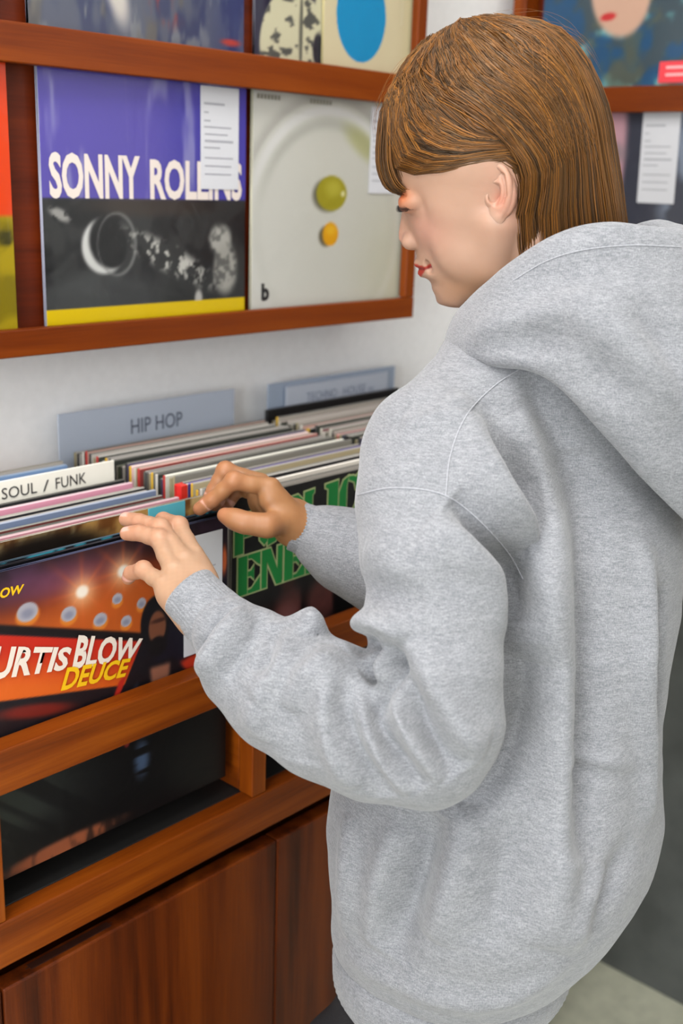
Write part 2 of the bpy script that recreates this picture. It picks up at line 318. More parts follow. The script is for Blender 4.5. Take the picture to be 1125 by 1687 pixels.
# orange and olive sleeve at the left edge
def paint_orange(u, v, c):
    c = mixc(c, (226, 66, 14), np.ones_like(u)); lo = 1-sm(0.41, 0.42, v)
    c = mixc(c, (128, 112, 14), lo); c = mixc(c, (168, 146, 20), lo*sm(0.4, 0.65, fbm(u, v, 6, 8, 61))); c = mixc(c, (64, 60, 20), lo*ell(u, v, 0.97, 0.34, 0.03, 0.03, 0.3)); return c
s = sleeve('record_sleeve', 0.404, -0.110, 1.317, 'orange sleeve with an olive lower half cut off by the left frame edge')
cover('cover', s, 0.315, 0.315, 0.005, paint_orange, 60, (190, 150, 110))
label_card('price_slip', s, 0.235, 0.158, 0.298, 0.285, -0.0012, SLIP)
def paint_dusk(u, v, c): return mixc(mixc(c, (150, 140, 110), np.ones_like(u)), (96, 96, 80), sm(0.4, 0.6, fbm(u, v, 6, 6, 71)))
s = sleeve('record_sleeve', 0.398, -0.110, 1.648, 'faded khaki sleeve on the upper rack row at the left frame edge')
cover('cover', s, 0.315, 0.315, 0.005, paint_dusk, 40, (160, 158, 140))

# ------------------------------------------------------------------ rack on the right-hand wall (faces -x)
rr = empty('record_display_rack', (1.85, -0.035, 1.3), label='second wooden display rack on the side wall behind the woman', cat='rack')
def r2(name, lo, hi, mat, **k): return rbox(name, lo, hi, mat, rr, **k)
YA, YB = -0.037, -1.15
r2('rail', (1.760, YB, 1.618), (1.774, YA-0.0265, 1.658), rack_y)
r2('shelf', (1.774, YB, 1.6455), (1.849, YA-0.027, 1.657), rack_y)
r2('ledge', (1.760, YB, 1.305), (1.774, YA-0.0265, 1.336), rack_y)
r2('ledge_shelf', (1.774, YB, 1.307), (1.849, YA-0.027, 1.326), rack_y)
r2('end_panel', (1.760, YA-0.026, 1.305), (1.849, YA, 2.03), rack_z)
r2('top_rail', (1.760, YB, 1.996), (1.849, YA-0.0265, 2.03), rack_y)
r2('back_panel', (1.798, YB, 1.3265), (1.806, YA-0.027, 1.6355), back_z)
r2('back_panel', (1.798, YB, 1.6575), (1.806, YA-0.027, 1.9955), back_z)
def paint_teal(u, v, c):
    n = fbm(u, v, 7, 7, 81); c = mixc(c, (70, 84, 92), np.ones_like(u)); c = mixc(c, (120, 186, 186), sm(0.52, 0.68, n)*0.9); c = mixc(c, (40, 84, 124), sm(0.55, 0.7, fbm(u, v, 6, 6, 84))*0.9); c = mixc(c, (96, 100, 84), sm(0.5, 0.7, fbm(u, v, 9, 9, 87))*0.7)
    c = mixc(c, (214, 172, 148), ell(u, v, 0.46, 0.47, 0.17, 0.23, 0.10, 0.25)); c = mixc(c, (206, 60, 60), ell(u, v, 0.40, 0.345, 0.045, 0.02, 0.3, 0.1)); return c
s = sleeve('record_sleeve', 1.782, -0.085, 1.659, 'blue and teal record sleeve with a pale oval and a red sticker', rz=-PI/2)
cover('cover', s, 0.315, 0.315, 0.005, paint_teal, 110, (110, 120, 130))
st = label_card('sticker', s, 0.228, 0.004, 0.300, 0.036, -0.0008, (), (216, 66, 72)); st.data.materials[0] = plain('red_sticker', (216, 62, 70), 0.4)
M_pw = plain('pale_pink_ink', (240, 168, 168), 0.5)
for k in range(2): mesh_obj('sticker_print', [(0.240, -0.0015, 0.014+0.011*k), (0.290-0.012*k, -0.0015, 0.014+0.011*k), (0.290-0.012*k, -0.0015, 0.018+0.011*k), (0.240, -0.0015, 0.018+0.011*k)], [(0, 1, 2, 3)], M_pw, s)
def paint_pink(u, v, c):
    n = fbm(u, v, 5, 6, 91); c = mixc(c, (60, 62, 74), np.ones_like(u)); c = mixc(c, (196, 150, 160), ell(u, v, 0.50, 0.5, 0.10, 0.6, 0.2, -0.06)); c = mixc(c, (120, 116, 120), ell(u, v, 0.50, 0.72, 0.10, 0.06, 0.5)*0.7); c = mixc(c, (130, 140, 158), sm(0.78, 0.9, u)*sm(0.4, 0.6, n)); c = mixc(c, (124, 120, 116), sm(0.35, 0.25, v)*sm(0.62, 0.66, u)*0.8); return c
s = sleeve('record_sleeve', 1.781, -0.076, 1.327, 'grey and pink record sleeve carrying a white price slip, on the side wall', rz=-PI/2)
cover('cover', s, 0.315, 0.315, 0.005, paint_pink, 90, (150, 156, 168))
label_card('price_slip', s, 0.222, 0.150, 0.288, 0.296, -0.0012, SLIP, slant=-0.004)

# ------------------------------------------------------------------ record cabinet below
cb = empty('record_cabinet', (0.1, -0.2, 0.0), label='long cherry wood record cabinet with open bins on top and plain doors below', cat='cabinet')
def cbox(name, lo, hi, mat, **k): return rbox(name, lo, hi, mat, cb, **k)
FY = -0.410; CX0, CX1 = -0.55, 1.535
cbox('front_rail', (CX0, FY, 0.943), (CX1, FY+0.025, 0.988), wood_x)
cbox('lower_rail', (CX0, FY, 0.760), (CX1, FY+0.0225, 0.809), wood_x)
for k in range(-3, 4):
    x = 0.490+0.343*k
    if x-0.022 < CX0: continue
    cbox('stile', (x-0.022, FY+0.001, 0.8092), (x, FY+0.024, 0.9428), wood_z)
    cbox('bin_divider', (x-0.0205, FY+0.0255, 0.8092), (x-0.0125, -0.002, 0.985), wood_y)
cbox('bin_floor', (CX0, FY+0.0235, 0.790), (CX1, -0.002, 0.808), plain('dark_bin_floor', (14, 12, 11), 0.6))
cbox('side_panel', (CX1-0.02, FY+0.0255, 0.06), (CX1, -0.002, 0.985), wood_z)
cbox('carcass_back', (CX0, -0.020, 0.06), (CX1-0.021, -0.003, 0.788), wood_x)
cbox('shelf_board', (CX0, -0.372, 0.752), (CX1-0.021, -0.021, 0.788), plain('dark_wood_inside', (54, 22, 10), 0.6))
cbox('plinth', (CX0, -0.350, 0.0), (CX1, -0.010, 0.06), plain('dark_plinth', (40, 26, 18), 0.6))
cbox('carcass_floor', (CX0, -0.385, 0.061), (CX1-0.021, -0.021, 0.085), wood_x)
for k in range(-2, 3):
    x = 0.4815+0.3715*k; x1 = min(x+0.3695, CX1-0.001)
    if x < CX0: continue
    d = cbox('door', (x, FY, 0.070), (x1, FY+0.022, 0.7355), shaded_door_z, bev=0.002)
    bm = bmesh.new(); bmesh.ops.create_cube(bm, size=1)
    for v in bm.verts: v.co = Vector((v.co.x*0.105, v.co.y*0.009, v.co.z*0.0016))
    bmesh.ops.bevel(bm, geom=[e for e in bm.edges if abs(e.verts[0].co.z-e.verts[1].co.z) > 1e-4], offset=0.004, segments=4, affect='EDGES')
    me = bpy.data.meshes.new('finger_pull'); bm.to_mesh(me); bm.free(); me.materials.append(plain('dark_groove', (46, 18, 8), 0.5))
    o = bpy.data.objects.new('finger_pull', me); link(o, d); o.location = (-0.10 if k == 0 else 0.10, 0.001, 0.3326)

# ------------------------------------------------------------------ records in the bins
PAL_TOP = [(156, 152, 144), (141, 137, 131), (168, 164, 157), (127, 126, 119), (147, 141, 129), (80, 78, 73), (159, 149, 142), (107, 105, 99)]
PAL_FR = [(51, 53, 49), (161, 154, 144), (144, 101, 104), (75, 79, 89), (184, 177, 168), (103, 53, 49), (129, 125, 115), (60, 63, 56), (182, 149, 137), (82, 75, 103), (146, 141, 129), (37, 37, 39), (177, 163, 129)]
def filler(name, x, y, z, w, h, th, fr, top, tilt, yawr, label, group, cat='record sleeve', spine=None):
    """card sleeve with a rounded spine, an open side and a clear outer cover edge"""
    b_ = 0.0009
    v = [(0, 0, 0), (w, 0, 0), (w, 0, h-b_), (0, 0, h-b_), (0, th, 0), (w, th, 0), (w, th, h-b_), (0, th, h-b_), (b_, b_, h), (w-b_, b_, h), (w-b_, th-b_, h), (b_, th-b_, h), (-0.0015, th*0.5, 0), (-0.0015, th*0.5, h-b_)]
    f = [(0, 1, 2, 3), (5, 4, 7, 6), (1, 5, 6, 2), (0, 3, 13, 12), (12, 13, 7, 4), (8, 9, 10, 11), (3, 2, 9, 8), (6, 7, 11, 10), (2, 6, 10, 9), (3, 8, 11, 7, 13), (0, 12, 4, 5, 1)]
    mi = [0, 0, 1, 2, 2, 1, 1, 1, 1, 2, 0]
    sp = spine or top
    o = mesh_obj(name, v, f, [plain('sleeve_card_%d_%d_%d' % fr, fr, 0.35, coat=0.2), plain('sleeve_top_%d_%d_%d' % top, top, 0.45), plain('sleeve_spine_%d_%d_%d' % sp, sp, 0.4)], None, midx=mi, loc=(x, y, z))
    o.rotation_euler = (tilt, 0, yawr); return tag(o, label, cat, group)
def fill_bin(x0, x1, ya, yb, n, group, label, colours=None, ztop=1.155, seed=0):
    r = random.Random(seed)
    for i in range(n):
        y = ya+(yb-ya)*(i+r.uniform(-0.12, 0.12))/max(1, n-1)
        w = 0.3135; dx = r.uniform(0, max(0.001, x1-x0-w)); fr = PAL_FR[(i*5+seed*3+r.randrange(3)) % len(PAL_FR)]; top = PAL_TOP[r.randrange(len(PAL_TOP))]
        lab = label
        if colours and i in colours:
            fr, top = colours[i][:2]
            if len(colours[i]) > 2: lab = colours[i][2]
        th = (yb-ya)/max(1, n-1)*r.uniform(0.45, 0.62); h = 0.3135
        zt = ztop+r.uniform(-0.006, 0.003)
        filler('record_sleeve', x0+dx, y, zt-h, w, h, abs(th), fr, top, r.uniform(-0.006, 0.004), r.uniform(-0.004, 0.004), lab, group if lab == label else None, spine=r.choice([(40, 38, 36), (176, 170, 156), (130, 120, 90), (182, 176, 166), (70, 66, 58), (30, 28, 28), (190, 150, 30), (160, 40, 34)]))
B1, B2, B3 = (0.4905, 0.808), (0.8335, 1.1495), (1.170, 1.490)
# bin of the left section
fill_bin(B1[0], B1[1], -0.150, -0.050, 11, 'records behind the soul and funk card', 'record sleeve packed edge-on behind the white soul and funk card', {8: ((120, 150, 190), (150, 170, 196), 'blue-edged sleeve among the records behind the soul and funk card'), 10: ((206, 150, 110), (210, 190, 170), 'orange-edged sleeve at the very back of the left bin by the wall'), 6: ((150, 164, 190), (170, 176, 186))}, 1.142, 3)
fill_bin(B1[0], B1[1], -0.318, -0.180, 19, 'records before the soul and funk card', 'record sleeve packed edge-on before the white soul and funk card', {15: ((206, 140, 160), (206, 176, 184), 'rosy pink sleeve standing near the soul and funk card'), 4: ((186, 130, 140), (190, 160, 164), 'dusty pink sleeve low in the rows before the soul and funk card'), 9: ((110, 124, 150), (150, 156, 170), 'blue-grey sleeve midway in the rows before the soul and funk card')}, 1.1455, 5)
# bin of the middle section
fill_bin(B2[0], B2[1], -0.345, -0.048, 37, 'records filed before the hip hop card', 'record sleeve packed edge-on before the blue hip hop card', {2: ((226, 220, 208), (230, 224, 214)), 14: ((206, 204, 192), (220, 218, 206), 'wide whitish sleeve midway along the hip hop rows'), 20: ((140, 60, 56), (190, 150, 140), 'brownish red sleeve towards the back of the hip hop rows'), 22: ((226, 190, 186), (222, 200, 196)), 25: ((54, 58, 44), (80, 82, 68), 'dark olive sleeve near the back of the hip hop rows'), 9: ((74, 60, 128), (120, 110, 160), 'violet-edged sleeve in the hip hop rows behind her right hand')}, 1.154, 8)
# bin of the far section
fill_bin(B3[0], B3[1], -0.345, -0.066, 33, 'records filed before the techno card', 'record sleeve packed edge-on before the techno and house card', {17: ((206, 96, 110), (216, 150, 150), 'coral red sleeve crossing the techno rows'), 24: ((206, 150, 150), (216, 180, 176))}, 1.154, 13)
def sign(name, x0, x1, y, z0, z1, rgb, label, words, tx, col=(92, 98, 112), bold=0.0, tilt=0.0, spacing=1.0):
    e = empty(name, (x0, y, z0), (tilt, 0, 0), label, 'divider')
    box('card', (0, 0, 0), (x1-x0, 0.0022, z1-z0), plain('divider_%d' % rgb[0], rgb, 0.35), e, bev=0.0006, seg=1)
    for (s_, a, b_, c, d) in words: text_mesh('lettering', s_, plain('divider_ink_%d' % col[0], col, 0.5), e, a, c, b_, d, y=-0.0006, bold=bold, spacing=spacing)
    return e
sign('divider_card', 0.8215, 1.1265, -0.030, 0.850, 1.198, (172, 180, 194), 'pale blue plastic divider card reading HIP HOP', [('HIP HOP', 0.115, 0.205, 0.306, 0.327)], 0, bold=0.004)
sign('divider_card', 1.1950, 1.4950, -0.030, 0.850, 1.197, (152, 164, 182), 'pale blue plastic divider card for techno and house by the wall', [], 0)
sign('divider_card', 1.228, 1.4700, -0.036, 0.850, 1.190, (180, 186, 198), 'paler slip of card lettered TECHNO and HOUSE before the blue divider', [('TECHNO', 0.045, 0.115, 0.312, 0.326), ('HOUSE', 0.130, 0.185, 0.312, 0.326), ('etc.', 0.192, 0.208, 0.312, 0.320)], 0, (120, 128, 150), 0.0)
sign('divider_card', 0.4945, 0.8060, -0.168, 0.850, 1.1665, (226, 222, 210), 'white divider card reading SOUL / FUNK', [('SOUL', 0.158, 0.203, 0.2955, 0.3085), ('/', 0.211, 0.219, 0.2955, 0.3085), ('FUNK', 0.228, 0.270, 0.2955, 0.3085)], 0, (52, 50, 50), 0.002)
filler('record_sleeve', 1.174, -0.052, 0.850, 0.308, 0.313, 0.007, (26, 24, 24), (30, 28, 28), 0, 0, 'black-edged sleeve standing tallest right before the techno card', None, spine=(24, 24, 24))
filler('section_tab', 0.8228, -0.272, 0.848, 0.0095, 0.305, 0.012, (200, 40, 36), (206, 60, 50), 0, 0.05, 'slim red divider tab standing at the left end of the hip hop records', None, cat='divider', spine=(204, 36, 32))
# tan pictured sleeve and teal sleeve left exposed by the flipped ones
def paint_tan(u, v, c):
    n = fbm(u, v, 14, 14, 101); c = mixc(c, (196, 150, 84), np.ones_like(u)); c = mixc(c, (120, 74, 36), sm(0.5, 0.65, n)); c = mixc(c, (222, 190, 130), sm(0.6, 0.7, fbm(u, v, 18, 10, 104))); c = mixc(c, (32, 26, 22), ell(u, v, 0.33, 0.9, 0.26, 0.1, 0.3)); return c
s = sleeve('record_sleeve', 0.491, -0.333, 0.8425, 'tan and brown pictured sleeve showing its top strip behind the flipped records')
cover('cover', s, 0.315, 0.315, 0.004, paint_tan, 70, (206, 196, 180))
box('teal_sticker', (0.235, -0.0012, 0.297), (0.285, -0.0004, 0.3148), plain('teal_ink', (84, 164, 178), 0.4), s, bev=0)
def paint_tealtop(u, v, c):
    c = mixc(c, (26, 28, 34), np.ones_like(u)); return mixc(c, (60, 150, 170), sm(0.972, 0.976, v)*sm(0.45, 0.55, fbm(u, v, 60, 3, 111)))
for k, (yy, zz, lab) in enumerate(((-0.3660, 0.8345, 'dark sleeve with broken teal lettering along its top, third of the flipped records'), (-0.3722, 0.8335, 'plain black sleeve just behind the red and orange front sleeve'))):
    s = sleeve('record_sleeve', 0.482-0.001*k, yy, zz, lab, rx=-0.004)
    cover('cover', s, 0.315, 0.315, 0.004, paint_tealtop if k == 0 else (lambda u, v, c: c*0+np.array([18, 18, 22])), 80 if k == 0 else 4, (70, 90, 104) if k == 0 else (40, 40, 46))

# front sleeve of the left bin: stage lights over a red band
def paint_stage(u, v, c):
    n = fbm(u, v, 10, 10, 121)
    c = mixc(c, (34, 24, 34), np.ones_like(u)); c = mixc(c, (60, 40, 62), sm(0.5, 0.7, n)*0.6)
    t = v-(0.935-0.02*u+0.10*np.maximum(u-0.25, 0))      # ceiling plane of warm light
    warm = sm(0.03, -0.10, t)*sm(0.9, 0.55, u*0.9+0.0*v)
    c = mixc(c, (120, 44, 24), warm*0.9); c = mixc(c, (196, 92, 30), warm*sm(0.0, -0.16, t)*0.95); c = mixc(c, (150, 84, 120), ell(u, v, 0.30, 0.93, 0.22, 0.05, 0.8)*0.5)
    for (a, b_, r) in ((0.402, 0.871, 0.045), (0.559, 0.900, 0.045)):
        d = np.sqrt((u-a)**2+(v-b_)**2); th = np.arctan2(v-b_, u-a)
        g = np.exp(-(d/0.05)**2); ray = np.exp(-d/0.07)*(0.35+0.65*np.abs(np.cos(th*4))**12)
        c = mixc(c, (226, 96, 40), np.clip(ray*0.9, 0, 1)); c = mixc(c, (255, 200, 150), np.clip(g*0.9, 0, 1)); c = mixc(c, (255, 246, 232), ell(u, v, a, b_, 0.022, 0.02, 0.4))
    for (a, b_, rx, ry) in ((0.208, 0.855, 0.036, 0.030), (0.351, 0.811, 0.028, 0.024), (0.466, 0.761, 0.026, 0.022), (0.566, 0.729, 0.021, 0.019), (0.533, 0.814, 0.02, 0.018), (0.628, 0.774, 0.018, 0.018)):
        c = mixc(c, (224, 128, 44), ell(u, v, a, b_-0.012, rx*1.12, ry*1.1, 0.2)); c = mixc(c, (176, 172, 182), ell(u, v, a, b_, rx, ry, 0.12)); c = mixc(c, (120, 122, 146), ell(u, v, a, b_-0.004, rx*0.6, ry*0.5, 0.6)*0.6)
    low = sm(0.006, -0.006, v-(0.862-0.332*u)); dk = (1-sm(0.02, 0.06, np.abs(v-(0.866-0.332*u))*3))
    c = mixc(c, (26, 22, 28), low); c = mixc(c, (24, 18, 20), dk*sm(0.66, 0.63, u))
    band = sm(-0.004, 0.004, (0.846-0.328*u)-v)*sm(-0.004, 0.004, v-(0.621-0.203*u))*sm(-0.004, 0.004, (0.66-(0.646-v)*0.55)-u-0.03)
    rb = np.zeros_like(c)+np.array([206, 44, 26]); rb = mixc(rb, (232, 104, 30), sm(0.02, 0.18, (0.846-0.328*u)-v)); c = c*(1-band[..., None])+rb*band[..., None]
    c = mixc(c, (200, 46, 34), poly(u, v, [(0.50, 0.40), (0.53, 0.46), (0.565, 0.54), (0.535, 0.53), (0.49, 0.44)]))
    c = mixc(c, (120, 34, 26), ell(u, v, 0.22, 0.53, 0.13, 0.022, 0.5, -0.22))
    # right-hand strip and dark standing figure
    c = mixc(c, (28, 24, 36), sm(0.66, 0.70, u)*sm(0.80, 0.74, v)); c = mixc(c, (210, 60, 36), ell(u, v, 0.86, 0.50, 0.08, 0.03, 0.4)); c = mixc(c, (240, 200, 40), ell(u, v, 0.90, 0.515, 0.04, 0.022, 0.3)); c = mixc(c, (226, 110, 60), ell(u, v, 0.985, 0.84, 0.012, 0.05, 0.5))
    c = mixc(c, (22, 20, 24), ell(u, v, 0.685, 0.69, 0.062, 0.095, 0.08)); c = mixc(c, (22, 22, 28), poly(u, v, [(0.50, 0.30), (0.86, 0.30), (0.83, 0.46), (0.76, 0.55), (0.62, 0.55), (0.54, 0.49)], 0.01))
    c = mixc(c, (126, 76, 54), ell(u, v, 0.692, 0.672, 0.036, 0.058, 0.15)); c = mixc(c, (24, 20, 22), ell(u, v, 0.692, 0.605, 0.040, 0.035, 0.2)); c = mixc(c, (60, 34, 28), ell(u, v, 0.70, 0.695, 0.034, 0.008, 0.5)*0.8)
    c = mixc(c, (156, 102, 80), poly(u, v, [(0.67, 0.42), (0.735, 0.43), (0.745, 0.53), (0.66, 0.535)], 0.012)); c = mixc(c, (70, 76, 96), ell(u, v, 0.58, 0.45, 0.012, 0.05, 0.5, -0.5)*0.6)
    # dark foot with sheen folds of the picture
    f = sm(0.44, 0.38, v); c = mixc(c, (8, 7, 9), f*0.95)
    c = mixc(c, (66, 74, 66), f*np.clip(sm(0.60, 0.72, vnoise(u*0.8+v*0.9, v*0+u*0.2, 26, 2, 131)), 0, 1)*sm(0.55, 0.05, u)*sm(0.08, 0.2, v)*0.7)
    c = mixc(c, (110, 140, 186), ell(u, v, 0.62, 0.215, 0.03, 0.06, 0.7)*0.6*sm(0.4, 0.6, vnoise(u, v, 4, 60, 133)))
    c = mixc(c, (150, 82, 52), ell(u, v, 0.30, 0.02, 0.22, 0.030, 0.4, 0.02)*(0.35+0.65*sm(0.35, 0.6, fbm(u, v, 20, 12, 135)))); c = mixc(c, (130, 34, 28), ell(u, v, 0.56, 0.30, 0.012, 0.02, 0.4))
    return c
s = sleeve('record_sleeve', 0.479, -0.3815, 0.8335, 'front sleeve with stage lights, red band and yellow lettering under her left hand', rx=0.006)
cover('cover', s, 0.315, 0.315, 0.005, paint_stage, 220, (64, 70, 96), mat=printed('glossy_printed_card', 0.42, 0.12, 16.0, 0.10))
M_yel = plain('yellow_ink', (218, 170, 12), 0.4); M_wht = plain('soft_white_ink', (212, 198, 186), 0.45)
def slope(x0, x1, b0, b1, t0, t1, lean=0.0):
    def f(u, v):
        b_ = b0+(b1-b0)*u; t = t0+(t1-t0)*u; x = x0+(x1-x0)*u+lean*v
        return x*0.315, (b_+(t-b_)*v)*0.315
    return f
text_mesh('lettering', 'BLOW', M_yel, s, 0, 0, 1, 1, bold=0.03, warp=slope(0.075, 0.193, 0.921, 0.919, 0.954, 0.946, 0.008))
text_mesh('lettering', 'KURTIS', M_wht, s, 0, 0, 1, 1, y=-0.0012, bold=0.035, warp=slope(-0.0+0.004, 0.330, 0.690, 0.632, 0.800, 0.700, 0.03))
text_mesh('lettering', 'BLOW', M_wht, s, 0, 0, 1, 1, y=-0.0012, bold=0.035, warp=slope(0.352, 0.600, 0.624, 0.588, 0.735, 0.652, 0.03))
text_mesh('lettering', 'DEUCE', M_yel, s, 0, 0, 1, 1, y=-0.0018, bold=0.03, warp=slope(0.308, 0.552, 0.568, 0.540, 0.640, 0.598, 0.028))
label_card('price_slip', s, 0.252, 0.168, 0.306, 0.3015, -0.0016, [(0.65, 0.82, 0.71, 0.0015), (0.7, 0.92, 0.47, 0.0015)], slant=0.0)

# front sleeve of the middle bin: black with green stencil lettering
def paint_black(u, v, c):
    n = fbm(u, v, 12, 12, 141); c = mixc(c, (22, 21, 22), np.ones_like(u)); c = mixc(c, (52, 48, 46), sm(0.75, 1.0, v)*0.5)
    for (a, b_) in ((0.30, 0.50), (0.48, 0.50)):
        c = mixc(c, (110, 62, 58), ell(u, v, a, b_, 0.085, 0.10, 0.35)*(0.5+0.5*n)); c = mixc(c, (60, 34, 30), ell(u, v, a-0.01, b_+0.14, 0.04, 0.055, 0.3)); c = mixc(c, (16, 14, 16), ell(u, v, a+0.09, b_+0.04, 0.03, 0.12, 0.3))
    c = mixc(c, (140, 88, 84), ell(u, v, 0.29, 0.475, 0.05, 0.06, 0.6)*0.7); return c
s = sleeve('record_sleeve', 0.8225, -0.358, 0.840, 'black record sleeve with green outlined stencil lettering beside her right hand', rx=0.004)
cover('cover', s, 0.315, 0.315, 0.005, paint_black, 110, (120, 116, 108))
M_grn = plain('green_ink', (22, 122, 54), 0.4); M_out = plain('cream_outline_ink', (172, 182, 128), 0.4)
# stencil letters as polygons in a unit box
STEN = {'P': [[(0, 0), (.34, 0), (.34, 1), (0, 1)], [(.42, 1), (.75, 1), (1, .85), (1, .6), (.75, .42), (.42, .42), (.42, .55), (.62, .6), (.66, .75), (.6, .88), (.42, .9)]],
        'U': [[(0, 1), (.36, 1), (.36, .12), (.25, .05), (.05, .2)], [(.44, 0), (.8, .05), (.95, .3), (.95, 1), (.72, 1), (.72, .2), (.44, .1)]],
        'B': [[(0, 0), (.34, 0), (.34, 1), (0, 1)], [(.42, .54), (.7, .58), (.72, .85), (.42, .92), (.42, 1), (.75, 1), (.98, .85), (.95, .6), (.8, .52), (.98, .4), (.98, .12), (.75, 0), (.42, 0), (.42, .08), (.68, .14), (.7, .42), (.42, .46)]],
        'L': [[(0, 1), (.46, 1), (.46, .94), (.36, .9), (.36, 0), (0, 0)], [(.44, 0), (1, 0), (1, .34), (.9, .1), (.44, .08)]],
        'I': [[(0, 1), (1, 1), (1, .95), (.75, .9), (.75, .1), (1, .05), (1, 0), (0, 0), (0, .05), (.25, .1), (.25, .9), (0, .95)]],
        'C': [[(.42, 1), (.2, .95), (0, .7), (0, .3), (.2, .05), (.42, 0), (.34, .2), (.34, .8)], [(.5, 1), (.75, .97), (.85, .92), (1, 1), (1, .66), (.9, .66), (.8, .85), (.5, .94)], [(.5, 0), (.8, .05), (1, .25), (.92, .3), (.75, .12), (.5, .06)]],
        'E': [[(0, 0), (.38, 0), (.38, 1), (0, 1)], [(.46, 1), (1, 1), (1, .7), (.9, .75), (.75, .92), (.46, .94)], [(.46, .56), (.6, .56), (.72, .68), (.72, .34), (.6, .46), (.46, .46)], [(.46, 0), (1, 0), (1, .34), (.9, .26), (.75, .08), (.46, .06)]],
        'N': [[(0, 0), (.2, 0), (.2, 1), (0, 1)], [(.05, 1), (.38, 1), (.95, 0), (.72, 0)], [(.78, .3), (.98, 0), (.98, 1), (.78, 1)]],
        'M': [[(0, 0), (.16, 0), (.16, 1), (0, 1)], [(.04, 1), (.3, 1), (.55, .25), (.45, 0)], [(.52, .2), (.72, 1), (1, 1), (1, 0), (.74, 0), (.74, .7), (.6, .25)]],
        'Y': [[(0, 1), (.4, 1), (.56, .5), (.42, .4)], [(.62, .56), (.8, 1), (1, 1), (.66, .44)], [(.32, .38), (.64, .42), (.64, 0), (.32, 0)]]}
def sten(word, x0, x1, zb0, zb1, zt0, zt1, parent, gap=0.14, widths=None):
    wts = [(widths or {}).get(ch, 1.0) for ch in word]; tot = sum(wts)+gap*(len(word)-1); cx = 0.0
    for ch, wt in zip(word, wts):
        a = cx/tot; b_ = (cx+wt)/tot; cx += wt+gap
        for (grow, y, m, nm) in ((0.0068, -0.0008, M_out, 'letter_outline'), (0.0022, -0.0014, M_grn, 'letter')):
            bm = bmesh.new()
            for pts in STEN[ch]:
                P2 = []
                for (px, pz) in pts:
                    uu = a+(b_-a)*px; P2.append(((x0+(x1-x0)*uu)*0.315, ((zb0+(zb1-zb0)*uu)*(1-pz)+(zt0+(zt1-zt0)*uu)*pz)*0.315))
                n = len(P2); ar = sum(P2[i][0]*P2[(i+1) % n][1]-P2[(i+1) % n][0]*P2[i][1] for i in range(n)); sg = 1 if ar > 0 else -1
                Q = []
                for i in range(n):
                    p0, p1, p2 = P2[i-1], P2[i], P2[(i+1) % n]
                    d1 = Vector((p1[0]-p0[0], p1[1]-p0[1])).normalized(); d2 = Vector((p2[0]-p1[0], p2[1]-p1[1])).normalized()
                    n1 = Vector((d1.y, -d1.x))*sg; n2 = Vector((d2.y, -d2.x))*sg; mm = n1+n2
                    mm = mm/max(0.45, mm.length_squared*0.5) if mm.length > 1e-6 else n1
                    g2 = grow*0.42; Q.append((p1[0]+mm.x*g2, y-0.00001*len(Q), p1[1]+mm.y*g2))
                if ar < 0: Q = Q[::-1]
                bm.faces.new([bm.verts.new(q) for q in Q])
            bmesh.ops.triangulate(bm, faces=list(bm.faces))
            me = bpy.data.meshes.new(nm); bm.to_mesh(me); bm.free(); me.materials.append(m); link(bpy.data.objects.new(nm, me), parent)
WD = {'I': 0.62, 'L': 0.95, 'M': 1.35, 'U': 0.95}
sten('PUBLIC', 0.012, 0.665, 0.792, 0.815, 0.930, 0.985, s, 0.12, WD)
sten('ENEMY', 0.030, 0.640, 0.632, 0.640, 0.775, 0.785, s, 0.12, WD)

